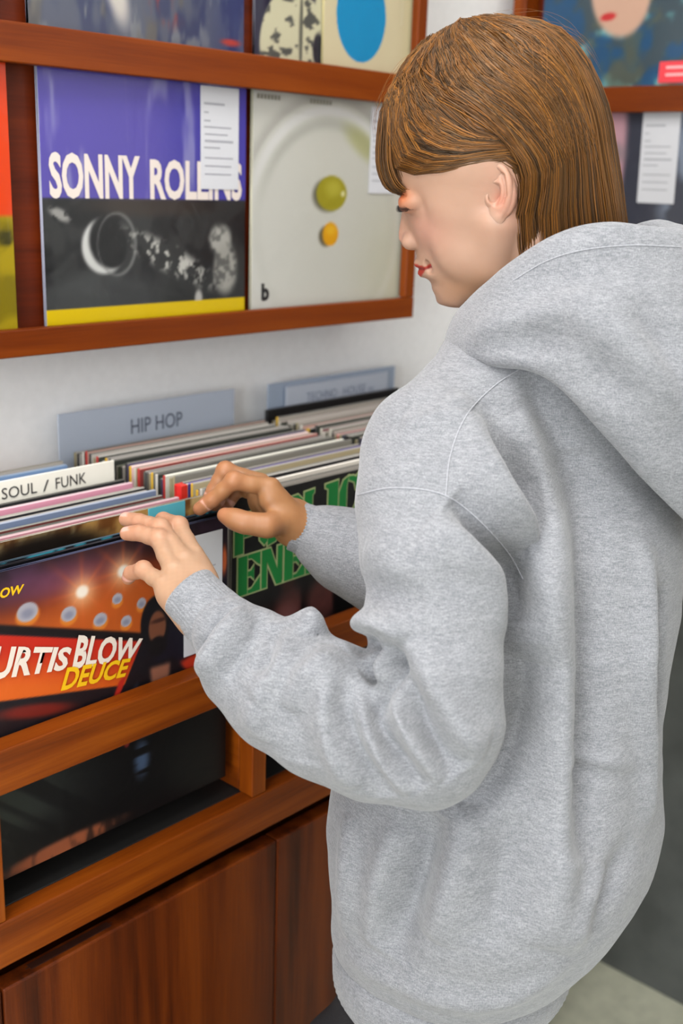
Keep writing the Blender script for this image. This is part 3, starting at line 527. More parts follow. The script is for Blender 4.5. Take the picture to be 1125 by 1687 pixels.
# ================================================================== the person
# ------------------------------------------------------------------ implicit-surface tools
def PT(px, py, t):
    """point seen at a pixel of the photograph at depth t along the view axis"""
    return CAM+t*(CF+CR*(px-562.5)/FPX-CU*(py-843.5)/FPX)
def PXM(r, t): return r*t/FPX
class Field:
    def __init__(s, lo, hi, h):
        s.lo = np.array(lo, float); s.h = h; s.n = np.ceil((np.array(hi, float)-s.lo)/h).astype(int)+1
        s.ax = [s.lo[i]+h*np.arange(s.n[i]) for i in range(3)]; s.D = np.full(tuple(s.n), 0.5, np.float32)
    def sl(s, bb, m):
        o = []
        for i in range(3):
            a = int(max(0, math.floor((bb[0][i]-m-s.lo[i])/s.h))); b_ = int(min(s.n[i], math.ceil((bb[1][i]+m-s.lo[i])/s.h)+1)); o.append(slice(a, max(a, b_)))
        return tuple(o)
    def xyz(s, sl): return np.meshgrid(*[s.ax[i][sl[i]].astype(np.float32) for i in range(3)], indexing='ij', sparse=True)
    def add(s, fn, bb, k=0.01):
        sl = s.sl(bb, k+2*s.h); x, y, z = s.xyz(sl); b_ = fn(x, y, z); a = s.D[sl]
        h = np.clip(0.5+0.5*(a-b_)/k, 0, 1); s.D[sl] = a*(1-h)+b_*h-k*h*(1-h)
    def sub(s, fn, bb, k=0.005):
        sl = s.sl(bb, k+2*s.h); x, y, z = s.xyz(sl); b_ = -fn(x, y, z); a = s.D[sl]
        h = np.clip(0.5-0.5*(a-b_)/k, 0, 1); s.D[sl] = a*(1-h)+b_*h+k*h*(1-h)
    def cone(s, a, b_, r1, r2, k=0.01, sub=False):
        a = np.array(a, float); b_ = np.array(b_, float); ba = b_-a; L2 = float(ba@ba)+1e-12; R = max(r1, r2)
        def fn(x, y, z):
            t = np.clip(((x-a[0])*ba[0]+(y-a[1])*ba[1]+(z-a[2])*ba[2])/L2, 0, 1)
            return np.sqrt((x-a[0]-t*ba[0])**2+(y-a[1]-t*ba[1])**2+(z-a[2]-t*ba[2])**2)-(r1+(r2-r1)*t)
        bb = (np.minimum(a, b_)-R, np.maximum(a, b_)+R); (s.sub if sub else s.add)(fn, bb, k)
    def ell(s, c, r, k=0.01, M=None, sub=False):
        c = np.array(c, float); r = np.array(r, float); M = np.eye(3) if M is None else np.array(M)
        def fn(x, y, z):
            dx, dy, dz = x-c[0], y-c[1], z-c[2]; q = [M[i][0]*dx+M[i][1]*dy+M[i][2]*dz for i in range(3)]
            k0 = np.sqrt((q[0]/r[0])**2+(q[1]/r[1])**2+(q[2]/r[2])**2); k1 = np.sqrt((q[0]/r[0]**2)**2+(q[1]/r[1]**2)**2+(q[2]/r[2]**2)**2)
            return k0*(k0-1)/np.maximum(k1, 1e-9)
        R = r.max(); (s.sub if sub else s.add)(fn, (c-R, c+R), k)
    def chain(s, pts, k=0.01):
        for (a, ra), (b_, rb) in zip(pts[:-1], pts[1:]): s.cone(a, b_, ra, rb, k)
    def mesh(s):
        """naive surface nets"""
        D = s.D; S = D < 0; n = np.array(D.shape)
        c = S[:-1, :-1, :-1].astype(np.int8)
        tot = sum(S[i:n[0]-1+i, j:n[1]-1+j, k:n[2]-1+k].astype(np.int8) for i in (0, 1) for j in (0, 1) for k in (0, 1))
        act = (tot > 0) & (tot < 8); I = np.argwhere(act); idx = np.full(act.shape, -1, np.int32); idx[act] = np.arange(len(I))
        acc = np.zeros((len(I), 3)); cnt = np.zeros(len(I))
        cor = [(i, j, k) for i in (0, 1) for j in (0, 1) for k in (0, 1)]; val = {q: D[I[:, 0]+q[0], I[:, 1]+q[1], I[:, 2]+q[2]].astype(float) for q in cor}
        for q in cor:
            for ax in range(3):
                if q[ax]: continue
                p = list(q); p[ax] = 1; p = tuple(p); va, vb = val[q], val[p]; m = (va < 0) != (vb < 0)
                t = va[m]/(va[m]-vb[m]); e = np.array(q, float)[None].repeat(m.sum(), 0); e[:, ax] += t; acc[m] += e; cnt[m] += 1
        V = s.lo+(I+acc/cnt[:, None])*s.h
        F = []
        for ax in range(3):
            u, v = (ax+1) % 3, (ax+2) % 3
            a = [slice(None)]*3; b_ = [slice(None)]*3; a[ax] = slice(0, -1); b_[ax] = slice(1, None)
            m = S[tuple(a)] != S[tuple(b_)]; Q = np.argwhere(m); Q = Q[(Q[:, u] > 0) & (Q[:, v] > 0) & (Q[:, u] < n[u]-1) & (Q[:, v] < n[v]-1)]
            ins = S[Q[:, 0], Q[:, 1], Q[:, 2]]
            def g(du, dv): R = Q.copy(); R[:, u] += du; R[:, v] += dv; return idx[R[:, 0], R[:, 1], R[:, 2]]
            f = np.stack([g(-1, -1), g(0, -1), g(0, 0), g(-1, 0)], 1); f[~ins] = f[~ins][:, ::-1]; F.append(f)
        return V, np.concatenate(F)
def smooth_mesh(V, F, it=2, lam=0.5):
    e = np.concatenate([F[:, [0, 1]], F[:, [1, 2]], F[:, [2, 3]], F[:, [3, 0]]]); n = len(V)
    deg = np.bincount(e.ravel(), minlength=n).astype(float)
    for _ in range(it):
        acc = np.stack([np.bincount(e[:, 0], V[e[:, 1], i], n)+np.bincount(e[:, 1], V[e[:, 0], i], n) for i in range(3)], 1)
        V = V+lam*(acc/np.maximum(deg, 1)[:, None]-V)
    return V
def normals(V, F):
    d1 = V[F[:, 2]]-V[F[:, 0]]; d2 = V[F[:, 3]]-V[F[:, 1]]; fn = np.cross(d1, d2); N = np.zeros_like(V)
    for j in range(4):
        for i in range(3): N[:, i] += np.bincount(F[:, j], fn[:, i], len(V))
    return N/np.maximum(np.linalg.norm(N, axis=1, keepdims=True), 1e-12)
def subdivide(V, F):
    """one Catmull-like split: quads into four, then a light smooth"""
    e = np.sort(np.concatenate([F[:, [0, 1]], F[:, [1, 2]], F[:, [2, 3]], F[:, [3, 0]]]), 1); ue, inv = np.unique(e, axis=0, return_inverse=True); inv = inv.reshape(4, -1)
    nv = len(V); nf = len(F); ev = nv+inv; fc = nv+len(ue)+np.arange(nf)
    V2 = np.concatenate([V, V[ue].mean(1), V[F].mean(1)])
    F2 = np.concatenate([np.stack([F[:, j], ev[j], fc, ev[(j+3) % 4]], 1) for j in range(4)]); return V2, F2
def fast_obj(name, V, F, mat, parent=None, attr=None):
    me = bpy.data.meshes.new(name); nf = len(F); k = F.shape[1]
    me.vertices.add(len(V)); me.vertices.foreach_set('co', np.ascontiguousarray(V, np.float32).ravel())
    me.loops.add(nf*k); me.loops.foreach_set('vertex_index', np.ascontiguousarray(F, np.int32).ravel())
    me.polygons.add(nf); me.polygons.foreach_set('loop_start', np.arange(nf, dtype=np.int32)*k); me.polygons.foreach_set('loop_total', np.full(nf, k, np.int32))
    me.polygons.foreach_set('use_smooth', np.ones(nf, bool)); me.update(calc_edges=True); me.validate()
    me.materials.append(mat)
    if attr is not None:
        for nm, c in attr.items():
            at = me.color_attributes.new(nm, 'FLOAT_COLOR', 'POINT'); c4 = np.ones((len(V), 4), np.float32); c4[:, :3] = c; at.data.foreach_set('color', c4.ravel())
    return link(bpy.data.objects.new(name, me), parent)
def cr_spline(P, n):
    """Catmull-Rom through rows of P, n samples in all"""
    P = np.asarray(P, float); m = len(P); Q = np.concatenate([[2*P[0]-P[1]], P, [2*P[-1]-P[-2]]]); s = np.linspace(0, m-1-1e-9, n); i = s.astype(int); t = (s-i)[:, None]
    a, b_, c, d = Q[i], Q[i+1], Q[i+2], Q[i+3]
    return 0.5*(2*b_+(c-a)*t+(2*a-5*b_+4*c-d)*t**2+(3*b_-a-3*c+d)*t**3)

# ------------------------------------------------------------------ frames
HS = 0.95e-3                                   # head units: millimetres of a 0.95 size head
def head_rot(a, b_, c):
    fw0 = np.array([-math.sin(a), math.cos(a), 0]); lf0 = np.array([-math.cos(a), -math.sin(a), 0]); up0 = np.array([0, 0, 1.0])
    fw = fw0*math.cos(b_)-up0*math.sin(b_); up = fw0*math.sin(b_)+up0*math.cos(b_)
    return np.stack([fw, lf0*math.cos(c)+up*math.sin(c), up*math.cos(c)-lf0*math.sin(c)])
HM = head_rot(math.radians(30), math.radians(19.2), math.radians(-7.9)); HO = np.array([0.9375, -0.6050, 1.4942])
def h2w(P): return HO+HS*(np.asarray(P, float)@HM)
def w2h(P): return ((np.asarray(P, float)-HO)@HM.T)/HS
TG = math.radians(10); TF = np.array([-math.sin(TG), math.cos(TG), 0]); TL = np.array([-math.cos(TG), -math.sin(TG), 0]); TU = np.array([0, 0, 1.0])
NB = PT(890, 560, 1.10)                        # base of the neck
person = empty('person', (0.82, -0.69, 0.0), label='woman in a grey hooded sweatshirt with brown bobbed hair, looking down and flipping through records', cat='person')
PINV = Matrix.Translation(person.location).inverted()
def adopt(o, parent=None):
    o.parent = parent or person
    o.matrix_parent_inverse = PINV if parent is None else Matrix.Identity(4)
    return o

# ------------------------------------------------------------------ head (in head units, mm)
def build_ear(s):
    """one ear in a finer field, rooted in the side of the head"""
    yc = s*72.0; Fd = Field((-48, min(yc-26, yc+22), -48), (22, max(yc-26, yc+22), 52), 0.75)
    a = math.radians(24)
    ex = np.array([-math.cos(a)*0.98, s*math.sin(a), -0.16]); ex /= np.linalg.norm(ex)
    ez = np.array([-0.20, 0, 0.98]); ez -= ex*(ez@ex); ez /= np.linalg.norm(ez); ey = np.cross(ez, ex)*(-s); ey /= np.linalg.norm(ey)
    if ey[1]*s < 0: ey = -ey
    o = np.array([4, s*65, 4.0]); E = lambda p, q, r: o+(ex*p*0.86+ez*q*0.86+ey*r*0.95)
    M = np.stack([ex, ey, ez])
    Fd.ell(E(13, 4, 1), (16, 5.2, 23), 5, M)
    Fd.ell(E(6, -24, 1), (8, 4.3, 8.5), 6, M)                         # lobe
    rim = [(2, 14, 3), (5, 26, 4), (14, 33, 5), (24, 29, 6), (29, 17, 6.5), (28.5, 4, 6), (25, -8, 5), (18, -18, 4), (10, -27, 3.5), (3, -30, 3), (-2, -25, 2)]
    R = [E(*q) for q in cr_spline(rim, 70)]
    for p, q in zip(R[:-1], R[1:]): Fd.cone(p, q, 2.8, 2.8, 1.2)
    ah = [(17, 24, 4), (21, 12, 5), (20, 0, 5), (14, -10, 4.5), (8, -15, 4)]; R = [E(*q) for q in cr_spline(ah, 44)]
    Fd.ell(E(14, 2, 8.5), (8, 6.0, 9.5), 3, M, sub=True)                # concha
    Fd.ell(E(13, 24, 8), (5.5, 4.3, 3.8), 2.5, M, sub=True)                # upper hollow
    Fd.cone(E(24.2, 22, 8.5), E(24.5, 2, 8.5), 1.8, 1.6, 3, sub=True)     # groove inside the rim
    for p, q in zip(R[:-1], R[1:]): Fd.cone(p, q, 2.0, 2.0, 1.2)
    Fd.ell(E(3.5, -2, 4.5), (3.8, 4.0, 6), 3, M)                         # tragus
    Fd.cone(E(1, 14, 3), E(9, 5, 4), 2.4, 1.4, 3)
    Fd.ell(E(7.5, -1, 5), (3.0, 6.0, 4.0), 2, M, sub=True)
    V, F = Fd.mesh(); return smooth_mesh(V, F, 2, 0.4), F
def build_head():
    Fd = Field((-125, -95, -185), (135, 95, 145), 1.7)
    Fd.ell((-6, 0, 50), (98, 73, 94), 12)                                   # cranium
    Fd.ell((27, 0, -6), (58, 52, 66), 16)                                   # mid face
    Fd.ell((44, 0, -50), (40, 37, 40), 16)                                  # jaw
    for s in (-1, 1):
        Fd.ell((40, s*35, -18), (25, 17, 22), 14)                            # cheekbone
        Fd.cone((4, s*49, -22), (20, s*40, -60), 13, 11, 20)                # jaw angle
        Fd.cone((20, s*40, -58), (64, s*12, -79), 11, 12, 16)               # jaw line
        Fd.ell((34, s*37, -36), (30, 15, 32), 16)                           # cheek
        Fd.ell((12, s*47, 8), (44, 15, 34), 14)                            # temple
    Fd.ell((70, 0, -77), (20, 19, 16), 12)                                  # chin
    Fd.cone((-24, 0, -15), (-46, 0, -190), 46, 50, 22)                      # neck
    # sharpen the midline profile: shift samples so the front matches the measured outline
    prof = np.array([(90, 84), (75, 92), (60, 97), (48, 99), (38, 99), (30, 96), (24, 93.5), (16, 95), (6, 100), (-4, 105), (-12, 109), (-17.5, 110.5), (-21.5, 109.5), (-25.5, 105.5), (-29, 99.5), (-34, 97), (-40, 98), (-45, 100.5), (-48.5, 100), (-51, 96.5), (-53.5, 97.5), (-57, 99.2), (-61, 97.5), (-66, 92.5), (-70, 91), (-76, 92), (-82, 91), (-88, 86.5), (-93, 79)], float)
    zz = Fd.ax[2]; jy = int(round((0-Fd.lo[1])/Fd.h)); ix = int((20-Fd.lo[0])/Fd.h)
    base = np.full(len(zz), np.nan)
    for k in range(len(zz)):
        col = Fd.D[ix:, jy, k]; c = np.argmax(col > 0)
        if col[0] < 0 and c > 0: base[k] = Fd.ax[0][ix+c-1]+Fd.h*(-col[c-1])/(col[c]-col[c-1])
    order = np.argsort(prof[:, 0]); target = np.interp(zz, prof[order, 0], prof[order, 1])
    w = np.clip((zz+92)/10, 0, 1)*np.clip((92-zz)/20, 0, 1)
    dlt = np.where(np.isnan(base), 0, (target-np.nan_to_num(base))*w)
    sz = np.interp(zz, [-96, -85, -72, -65, -55, -45, -36, -28, -18, 0, 15, 26, 40, 70], [26, 26, 25, 24, 22, 21, 17, 13, 11.5, 10, 10, 16, 40, 55])
    X = Fd.ax[0][:, None, None]; Y = Fd.ax[1][None, :, None]
    g = np.exp(-(Y/sz[None, None, :])**2)*np.clip((X-30)/40, 0, 1)
    sh = dlt[None, None, :]*g/Fd.h
    xi = np.arange(Fd.n[0])[:, None, None]-sh; i0 = np.clip(np.floor(xi).astype(int), 0, Fd.n[0]-2); fr = np.clip(xi-i0, 0, 1)
    J = np.arange(Fd.n[1])[None, :, None]; K = np.arange(Fd.n[2])[None, None, :]
    Fd.D = (Fd.D[i0, J, K]*(1-fr)+Fd.D[i0+1, J, K]*fr).astype(np.float32)
    for s in (-1, 1):
        Fd.ell((104, s*34, 27), (14, 15, 8), 8, sub=True)                   # eye hollow
        Fd.ell((75.5, s*31, 20), (18.5, 18, 13), 5)                         # lidded eyeball
        Fd.cone((92, s*18, 19.0), (84, s*44, 14.5), 0.9, 0.8, 2.2, sub=True)  # lid line
        Fd.cone((94, s*20, 29), (84, s*45, 27), 1.2, 0.8, 5, sub=True)      # lid crease
        Fd.ell((95.5, s*12, -21.5), (9.0, 6.5, 7.2), 5)                     # wing of the nose
        Fd.ell((99.5, s*6.5, -28.6), (5.0, 3.0, 2.6), 2.5, sub=True)        # nostril
        Fd.cone((98, 0, -51), (91, s*14, -51.6), 1.1, 1.0, 2.2, sub=True)
        Fd.cone((91, s*14, -51.6), (82, s*23, -49.5), 1.0, 1.0, 2.5, sub=True)
        Fd.ell((82, s*25, -49.5), (4, 3, 5), 5, sub=True)
        Fd.cone((97.5, s*6, -46.5), (87, s*19, -49), 2.6, 1.4, 4)           # upper lip
        Fd.cone((96, s*4, -57), (87, s*17, -54), 3.4, 1.6, 4)               # lower lip
    V, F = Fd.mesh(); V = smooth_mesh(V, F, 2, 0.4)
    mk = np.clip((np.abs(V[:, 1])-20)/8, 0, 1)*np.clip((84-V[:, 0])/10, 0, 1)*np.clip((V[:, 0]-16)/8, 0, 1)*np.clip((12-V[:, 2])/6, 0, 1)*np.clip((V[:, 2]+95)/10, 0, 1)
    for _ in range(40): V = V+(smooth_mesh(V, F, 1, 0.6)-V)*mk[:, None]
    for s in (-1, 1):
        EV, EF = build_ear(s); F = np.concatenate([F, EF+len(V)]); V = np.concatenate([V, EV])
    # skin colour
    x, y, z = V.T; ay = np.abs(y)
    col = np.zeros((len(V), 3))+np.array([168, 133, 112.0])
    def blob(c, r, rgb, k):
        d = np.sqrt(((x-c[0])/r[0])**2+((ay-c[1])/r[1])**2+((z-c[2])/r[2])**2); return mixc(col, rgb, np.exp(-d*d)*k)
    col = blob((70, 42, -12), (30, 26, 22), (184, 128, 113), 0.5)          # cheek
    col = blob((112, 0, -17), (14, 14, 12), (184, 130, 114), 0.5)
    col = blob((-20, 72, 0), (26, 20, 34), (186, 128, 110), 0.45)           # ear
    col = blob((87, 34, 25), (14, 18, 8), (184, 88, 44), 0.95)              # eye shadow
    col = blob((88, 40, 14), (12, 12, 5), (184, 106, 72), 0.45)
    col = blob((30, 36, -78), (46, 30, 20), (170, 122, 84), 0.6)
    col = blob((96, 34, 40), (20, 40, 14), (176, 124, 92), 0.5)
    lid = np.exp(-((z-(19.0-0.165*(ay-18)))/2.1)**2)*((ay > 15) & (ay < 48) & (x > 70)); col = mixc(col, (44, 24, 20), np.clip(lid, 0, 1)*0.95)
    ml = 24.0; z = z+3.0; tt = np.clip(ay/ml, 0, 1)
    up = -41.5-4.6*tt**1.6+1.0*np.exp(-(ay/2.2)**2)*-1.0; lo = -58.2+10.5*tt**2.0
    lip = sm(-0.7, 0.7, up-z)*sm(-0.7, 0.7, z-lo)*sm(ml+0.5, ml-1, ay)*(x > 78)
    col = mixc(col, (158, 42, 30), lip*0.9); col = mixc(col, (96, 20, 18), lip*np.exp(-((z+48.3)/1.2)**2)*0.7); z = z-3.0
    col = mixc(col, (120, 50, 36), np.exp(-(((x-99.5)/4)**2+((ay-6.5)/3)**2+((z+28.6)/2.2)**2))*0.9)
    a = np.exp(-(((x+9)/7)**2+((ay-72)/7)**2+((z+3)/8)**2)); col = mixc(col, (196, 96, 76), a*0.5)
    for (fx, fy, fz) in RNG.uniform((55, 25, -40), (92, 55, 2), (16, 3)):
        col = mixc(col, (190, 130, 104), np.exp(-(((x-fx)/40)**2+((ay-fy)/0.9)**2+((z-fz)/0.9)**2))*0.35)
    return h2w(V), F, lin(col)

# ------------------------------------------------------------------ hands
def build_hand(wrist, elbow, mcps, fingers, thumb, palm_dir, lo, hi, rw=0.0215, radii=None):
    Fd = Field(lo, hi, 0.0013); pd = np.array(palm_dir, float); pd /= np.linalg.norm(pd)
    wrist = np.array(wrist); ax = (np.mean(mcps, 0)-wrist)
    Fd.chain([(elbow, 0.026), (wrist-0.045*(wrist-elbow)*0-0.0*ax, rw*0.98)], 0.01)
    Fd.cone(wrist, wrist+ax*0.25, rw*0.95, rw*0.95, 0.012)
    n = len(mcps); rr = [0.0105, 0.0108, 0.0100, 0.0088]
    lat = np.array(mcps[0])-np.array(mcps[-1]); lat /= np.linalg.norm(lat)
    for i, m in enumerate(mcps):
        m = np.array(m); b_ = wrist+lat*(0.012-0.008*i)+ax*0.12
        Fd.cone(b_+pd*0.003, m+pd*0.002, 0.0130, rr[i]*0.98, 0.007)
        Fd.cone(b_+pd*0.009, m*0.8+b_*0.2+pd*0.010, 0.0125, 0.0105, 0.014)      # palm flesh
    for i, f in enumerate(fingers):
        r0 = (radii or [0.0086, 0.0089, 0.0084, 0.0074])[i]; pts = [np.array(p, float) for p in f]
        R = [r0*1.14, r0*1.05, r0*0.94, r0*0.84]
        sub = [(pts[0], R[0])]
        for j in range(len(pts)-1):
            mid = (pts[j]+pts[j+1])/2; sub.append((mid+pd*0.0008*(j == 0), (R[j]+R[j+1])/2*0.97)); sub.append((pts[j+1], R[j+1]))
        Fd.chain(sub, 0.0025)
        Fd.ell(pts[1]-pd*0.001, (R[1]*1.03,)*3, 0.004)
    t = [np.array(p, float) for p in thumb]
    Fd.chain([(t[0], 0.0150), (t[1], 0.0112), ((t[1]+t[2])/2, 0.0098), (t[2], 0.0100), ((t[2]+t[3])/2, 0.0094), (t[3], 0.0078)], 0.008)
    V, F = Fd.mesh(); V = smooth_mesh(V, F, 2, 0.4); return V, F
def finger_colour(V, fingers, thumb, pd, base=(200, 152, 120)):
    col = np.zeros((len(V), 3))+np.array(base, float)
    for f in list(fingers)+[thumb]:
        for j, p in enumerate(f[1:]):
            d = np.linalg.norm(V-np.array(p), axis=1); col = mixc(col, (178, 110, 84), np.exp(-(d/0.011)**2)*(0.5 if j < 2 else 0.55))
        d = np.array(f[-1])-np.array(f[-2]); L = np.linalg.norm(d); d /= L; nl = np.array(f[-1])-d*0.001-pd*0.0058
        q = V-nl; al = q@d; sd = np.cross(d, pd); la = q@sd; hh = q@pd
        k = sm(0.0062, 0.0050, np.abs(al))*sm(0.0046, 0.0036, np.abs(la))*sm(0.004, 0.002, np.abs(hh)); col = mixc(col, (206, 158, 146), k*0.9)
    col *= (1+0.012*np.sin(V[:, :1]*900)*np.sin(V[:, 1:2]*800)); return lin(np.clip(col, 0, 255))

L_F = [[PT(318, 913, 1.083), PT(294, 867, 1.120), PT(269, 857, 1.133), PT(256, 868, 1.146)],
       [PT(303, 922, 1.070), PT(264, 871, 1.108), PT(229, 860, 1.122), PT(208, 855.5, 1.132)],
       [PT(285, 938, 1.058), PT(262, 888, 1.090), PT(230, 878, 1.101), PT(209, 879, 1.108)],
       [PT(270, 962, 1.048), PT(236, 939, 1.070), PT(216, 944, 1.083), PT(211, 953, 1.094)]]
L_WR = PT(338, 1006, 1.022); L_EL = PT(450, 1110, 0.995)
L_T = [PT(330, 958, 1.06), PT(318, 928, 1.10), PT(296, 912, 1.125), PT(272, 905, 1.135)]
R_F = [[PT(447, 802, 1.183), PT(385, 792, 1.172), PT(350, 823, 1.184), PT(329, 838, 1.190)],
       [PT(430, 795, 1.205), PT(371, 776, 1.200), PT(353, 808, 1.206), PT(342, 830, 1.210)],
       [PT(425, 800, 1.222), PT(378, 790, 1.228), PT(364, 815, 1.232), PT(354, 832, 1.234)],
       [PT(428, 812, 1.238), PT(392, 805, 1.248), PT(380, 822, 1.250), PT(372, 836, 1.252)]]
R_WR = PT(498, 868, 1.205); R_EL = PT(600, 930, 1.20)
R_T = [PT(470, 858, 1.185), PT(440, 866, 1.165), PT(402, 861, 1.163), PT(370, 849, 1.168)]
def palm_of(mc, wr, side):
    a = np.mean(mc, 0)-wr; l = np.array(mc[0])-np.array(mc[-1]); n = np.cross(a, l)*side; return n/np.linalg.norm(n)

# ------------------------------------------------------------------ materials of the person
def skin_mat():
    m, nt, b = nmat('skin'); N = nt.nodes; K = nt.links
    at = N.new('ShaderNodeAttribute'); at.attribute_name = 'print'
    nz = N.new('ShaderNodeTexNoise'); nz.inputs['Scale'].default_value = 60; nz.inputs['Detail'].default_value = 3
    tc = N.new('ShaderNodeTexCoord'); K.new(tc.outputs['Object'], nz.inputs['Vector'])
    hs = N.new('ShaderNodeHueSaturation'); mr = N.new('ShaderNodeMapRange'); mr.inputs['To Min'].default_value = 0.96; mr.inputs['To Max'].default_value = 1.04
    K.new(nz.outputs['Fac'], mr.inputs['Value']); K.new(mr.outputs['Result'], hs.inputs['Value']); K.new(at.outputs['Color'], hs.inputs['Color']); K.new(hs.outputs['Color'], b.inputs['Base Color'])
    b.inputs['Roughness'].default_value = 0.46; b.inputs['Specular IOR Level'].default_value = 0.35
    b.inputs['Subsurface Weight'].default_value = 0.22; b.inputs['Subsurface Radius'].default_value = (0.012, 0.005, 0.003); b.inputs['Subsurface Scale'].default_value = 0.6
    n2 = N.new('ShaderNodeTexNoise'); n2.inputs['Scale'].default_value = 900; K.new(tc.outputs['Object'], n2.inputs['Vector'])
    bp = N.new('ShaderNodeBump'); bp.inputs['Strength'].default_value = 0.05; bp.inputs['Distance'].default_value = 0.001; K.new(n2.outputs['Fac'], bp.inputs['Height']); K.new(bp.outputs['Normal'], b.inputs['Normal'])
    return m
M_skin = skin_mat()
def fleece(name='grey_marl_fleece', ribs=0.0):
    m, nt, b = nmat(name); N = nt.nodes; K = nt.links
    tc = N.new('ShaderNodeTexCoord')
    def stretched(sc, det, seed):
        mp = N.new('ShaderNodeMapping'); mp.inputs['Scale'].default_value = sc; mp.inputs['Location'].default_value = (seed, seed, seed); K.new(tc.outputs['Object'], mp.inputs['Vector'])
        n = N.new('ShaderNodeTexNoise'); n.inputs['Scale'].default_value = 1; n.inputs['Detail'].default_value = det; n.inputs['Roughness'].default_value = 0.65; K.new(mp.outputs['Vector'], n.inputs['Vector']); return n
    a = stretched((170, 170, 1100), 2, 0.0); c = stretched((1000, 1000, 500), 2, 3.0); big = stretched((40, 40, 120), 3, 7.0)
    ad = N.new('ShaderNodeMath'); ad.operation = 'ADD'; K.new(a.outputs['Fac'], ad.inputs[0]); K.new(c.outputs['Fac'], ad.inputs[1])
    a2 = N.new('ShaderNodeMath'); a2.operation = 'MULTIPLY_ADD'; a2.inputs[1].default_value = 0.35; K.new(big.outputs['Fac'], a2.inputs[0]); K.new(ad.outputs[0], a2.inputs[2])
    mr = N.new('ShaderNodeMapRange'); mr.inputs['From Min'].default_value = 0.85; mr.inputs['From Max'].default_value = 1.5; K.new(a2.outputs[0], mr.inputs['Value'])
    rp = N.new('ShaderNodeValToRGB'); e = rp.color_ramp.elements; e[0].position = 0.1; e[0].color = L4((104, 106, 110)); e[1].position = 0.9; e[1].color = L4((142, 143, 146)); q = e.new(0.5); q.color = L4((124, 125, 129))
    K.new(mr.outputs['Result'], rp.inputs['Fac']); K.new(rp.outputs['Color'], b.inputs['Base Color'])
    b.inputs['Roughness'].default_value = 0.95; b.inputs['Specular IOR Level'].default_value = 0.1
    b.inputs['Sheen Weight'].default_value = 0.25; b.inputs['Sheen Roughness'].default_value = 0.5
    bp = N.new('ShaderNodeBump'); bp.inputs['Strength'].default_value = 0.35; bp.inputs['Distance'].default_value = 0.0012; K.new(ad.outputs[0], bp.inputs['Height']); K.new(bp.outputs['Normal'], b.inputs['Normal'])
    return m
M_fleece = fleece()

# ------------------------------------------------------------------ sweatshirt
# torso rows: pixel row, left edge, right edge, depth
ROWS = [(640, 720, 1085, 1.115), (700, 690, 1105, 1.12), (800, 665, 1118, 1.125), (900, 650, 1122, 1.13), (1000, 635, 1118, 1.13), (1080, 615, 1101, 1.135), (1180, 582, 1086, 1.14), (1290, 556, 1086, 1.145), (1340, 549, 1090, 1.15), (1400, 552, 1078, 1.155), (1460, 557, 1042, 1.16), (1520, 554, 985, 1.165), (1560, 549, 948, 1.168)]
RHO = 0.85
def torso_params():
    out = []
    for (py, xl, xr, t) in ROWS:
        c = PT((xl+xr)/2, py, t); w = (xr-xl)/2*t/FPX; k = math.hypot(CR@TL, RHO*(CR@TF)); out.append((c[2], c[0], c[1], w/k))
    return np.array(sorted(out))
TP = torso_params()
A_CH = [((705, 765), 84, 0.999), ((708, 830), 108, 0.979), ((710, 920), 116, 0.954), ((714, 1010), 110, 0.945), ((718, 1100), 108, 0.938), ((722, 1190), 106, 0.938), ((700, 1222), 108, 0.94), ((620, 1205), 113, 0.95), ((540, 1172), 112, 0.966), ((468, 1132), 106, 0.986), ((412, 1090), 88, 0.997), ((372, 1040), 58, 1.007)]
def build_hoodie():
    Fd = Field((0.50, -0.97, 0.70), (1.30, -0.40, 1.42), 0.0042)
    def torso(x, y, z):
        cx = np.interp(z.ravel(), TP[:, 0], TP[:, 1]).reshape(z.shape); cy = np.interp(z.ravel(), TP[:, 0], TP[:, 2]).reshape(z.shape); a = np.interp(z.ravel(), TP[:, 0], TP[:, 3]).reshape(z.shape)
        u = (x-cx)*TL[0]+(y-cy)*TL[1]; v = (x-cx)*TF[0]+(y-cy)*TF[1]
        d = (((np.abs(u)/a)**2.3+(np.abs(v)/(a*RHO))**2.3)**(1/2.3)-1)*a*RHO
        top = z-1.245; bot = TP[0, 0]+0.012-z
        def smax(p, q, k): h = np.clip(0.5-0.5*(p-q)/k, 0, 1); return p*(1-h)+q*h+k*h*(1-h)
        return smax(smax(d, top, 0.08), bot, 0.022)
    Fd.add(torso, ((0.5, -0.97, 0.7), (1.3, -0.4, 1.33)), 0.02)
    # yoke across the shoulders
    sl = PT(722, 738, 1.02); n0 = NB+TF*0.01-TU*0.055; sr = n0*2-sl; sr[2] = sl[2]
    Fd.cone(n0+TL*0.03, sl, 0.085, 0.060, 0.05); Fd.cone(n0-TL*0.03, sr, 0.085, 0.060, 0.05)
    Fd.cone(NB-TU*0.02, n0-TU*0.06, 0.062, 0.09, 0.05); Fd.cone(n0-TF*0.03-TU*0.03, n0-TF*0.05-TU*0.13, 0.085, 0.09, 0.05)
    # near sleeve
    ch = [(PT(p[0], p[1], t), PXM(r, t)) for (p, r, t) in A_CH]
    Fd.chain(ch[:2], 0.05); Fd.chain(ch[1:3], 0.03); Fd.chain(ch[2:], 0.007)
    # far sleeve
    el = np.array([1.035, -0.585, 1.085]); ch2 = [(sr, 0.062), (sr*0.5+el*0.5, 0.062), (el, 0.058), (PT(640, 935, 1.195), 0.050), (PT(570, 905, 1.203), 0.042), (PT(530, 884, 1.206), 0.032)]
    Fd.chain(ch2, 0.02)
    V, F = Fd.mesh(); V = smooth_mesh(V, F, 4, 0.5); return V, F
from mathutils.bvhtree import BVHTree
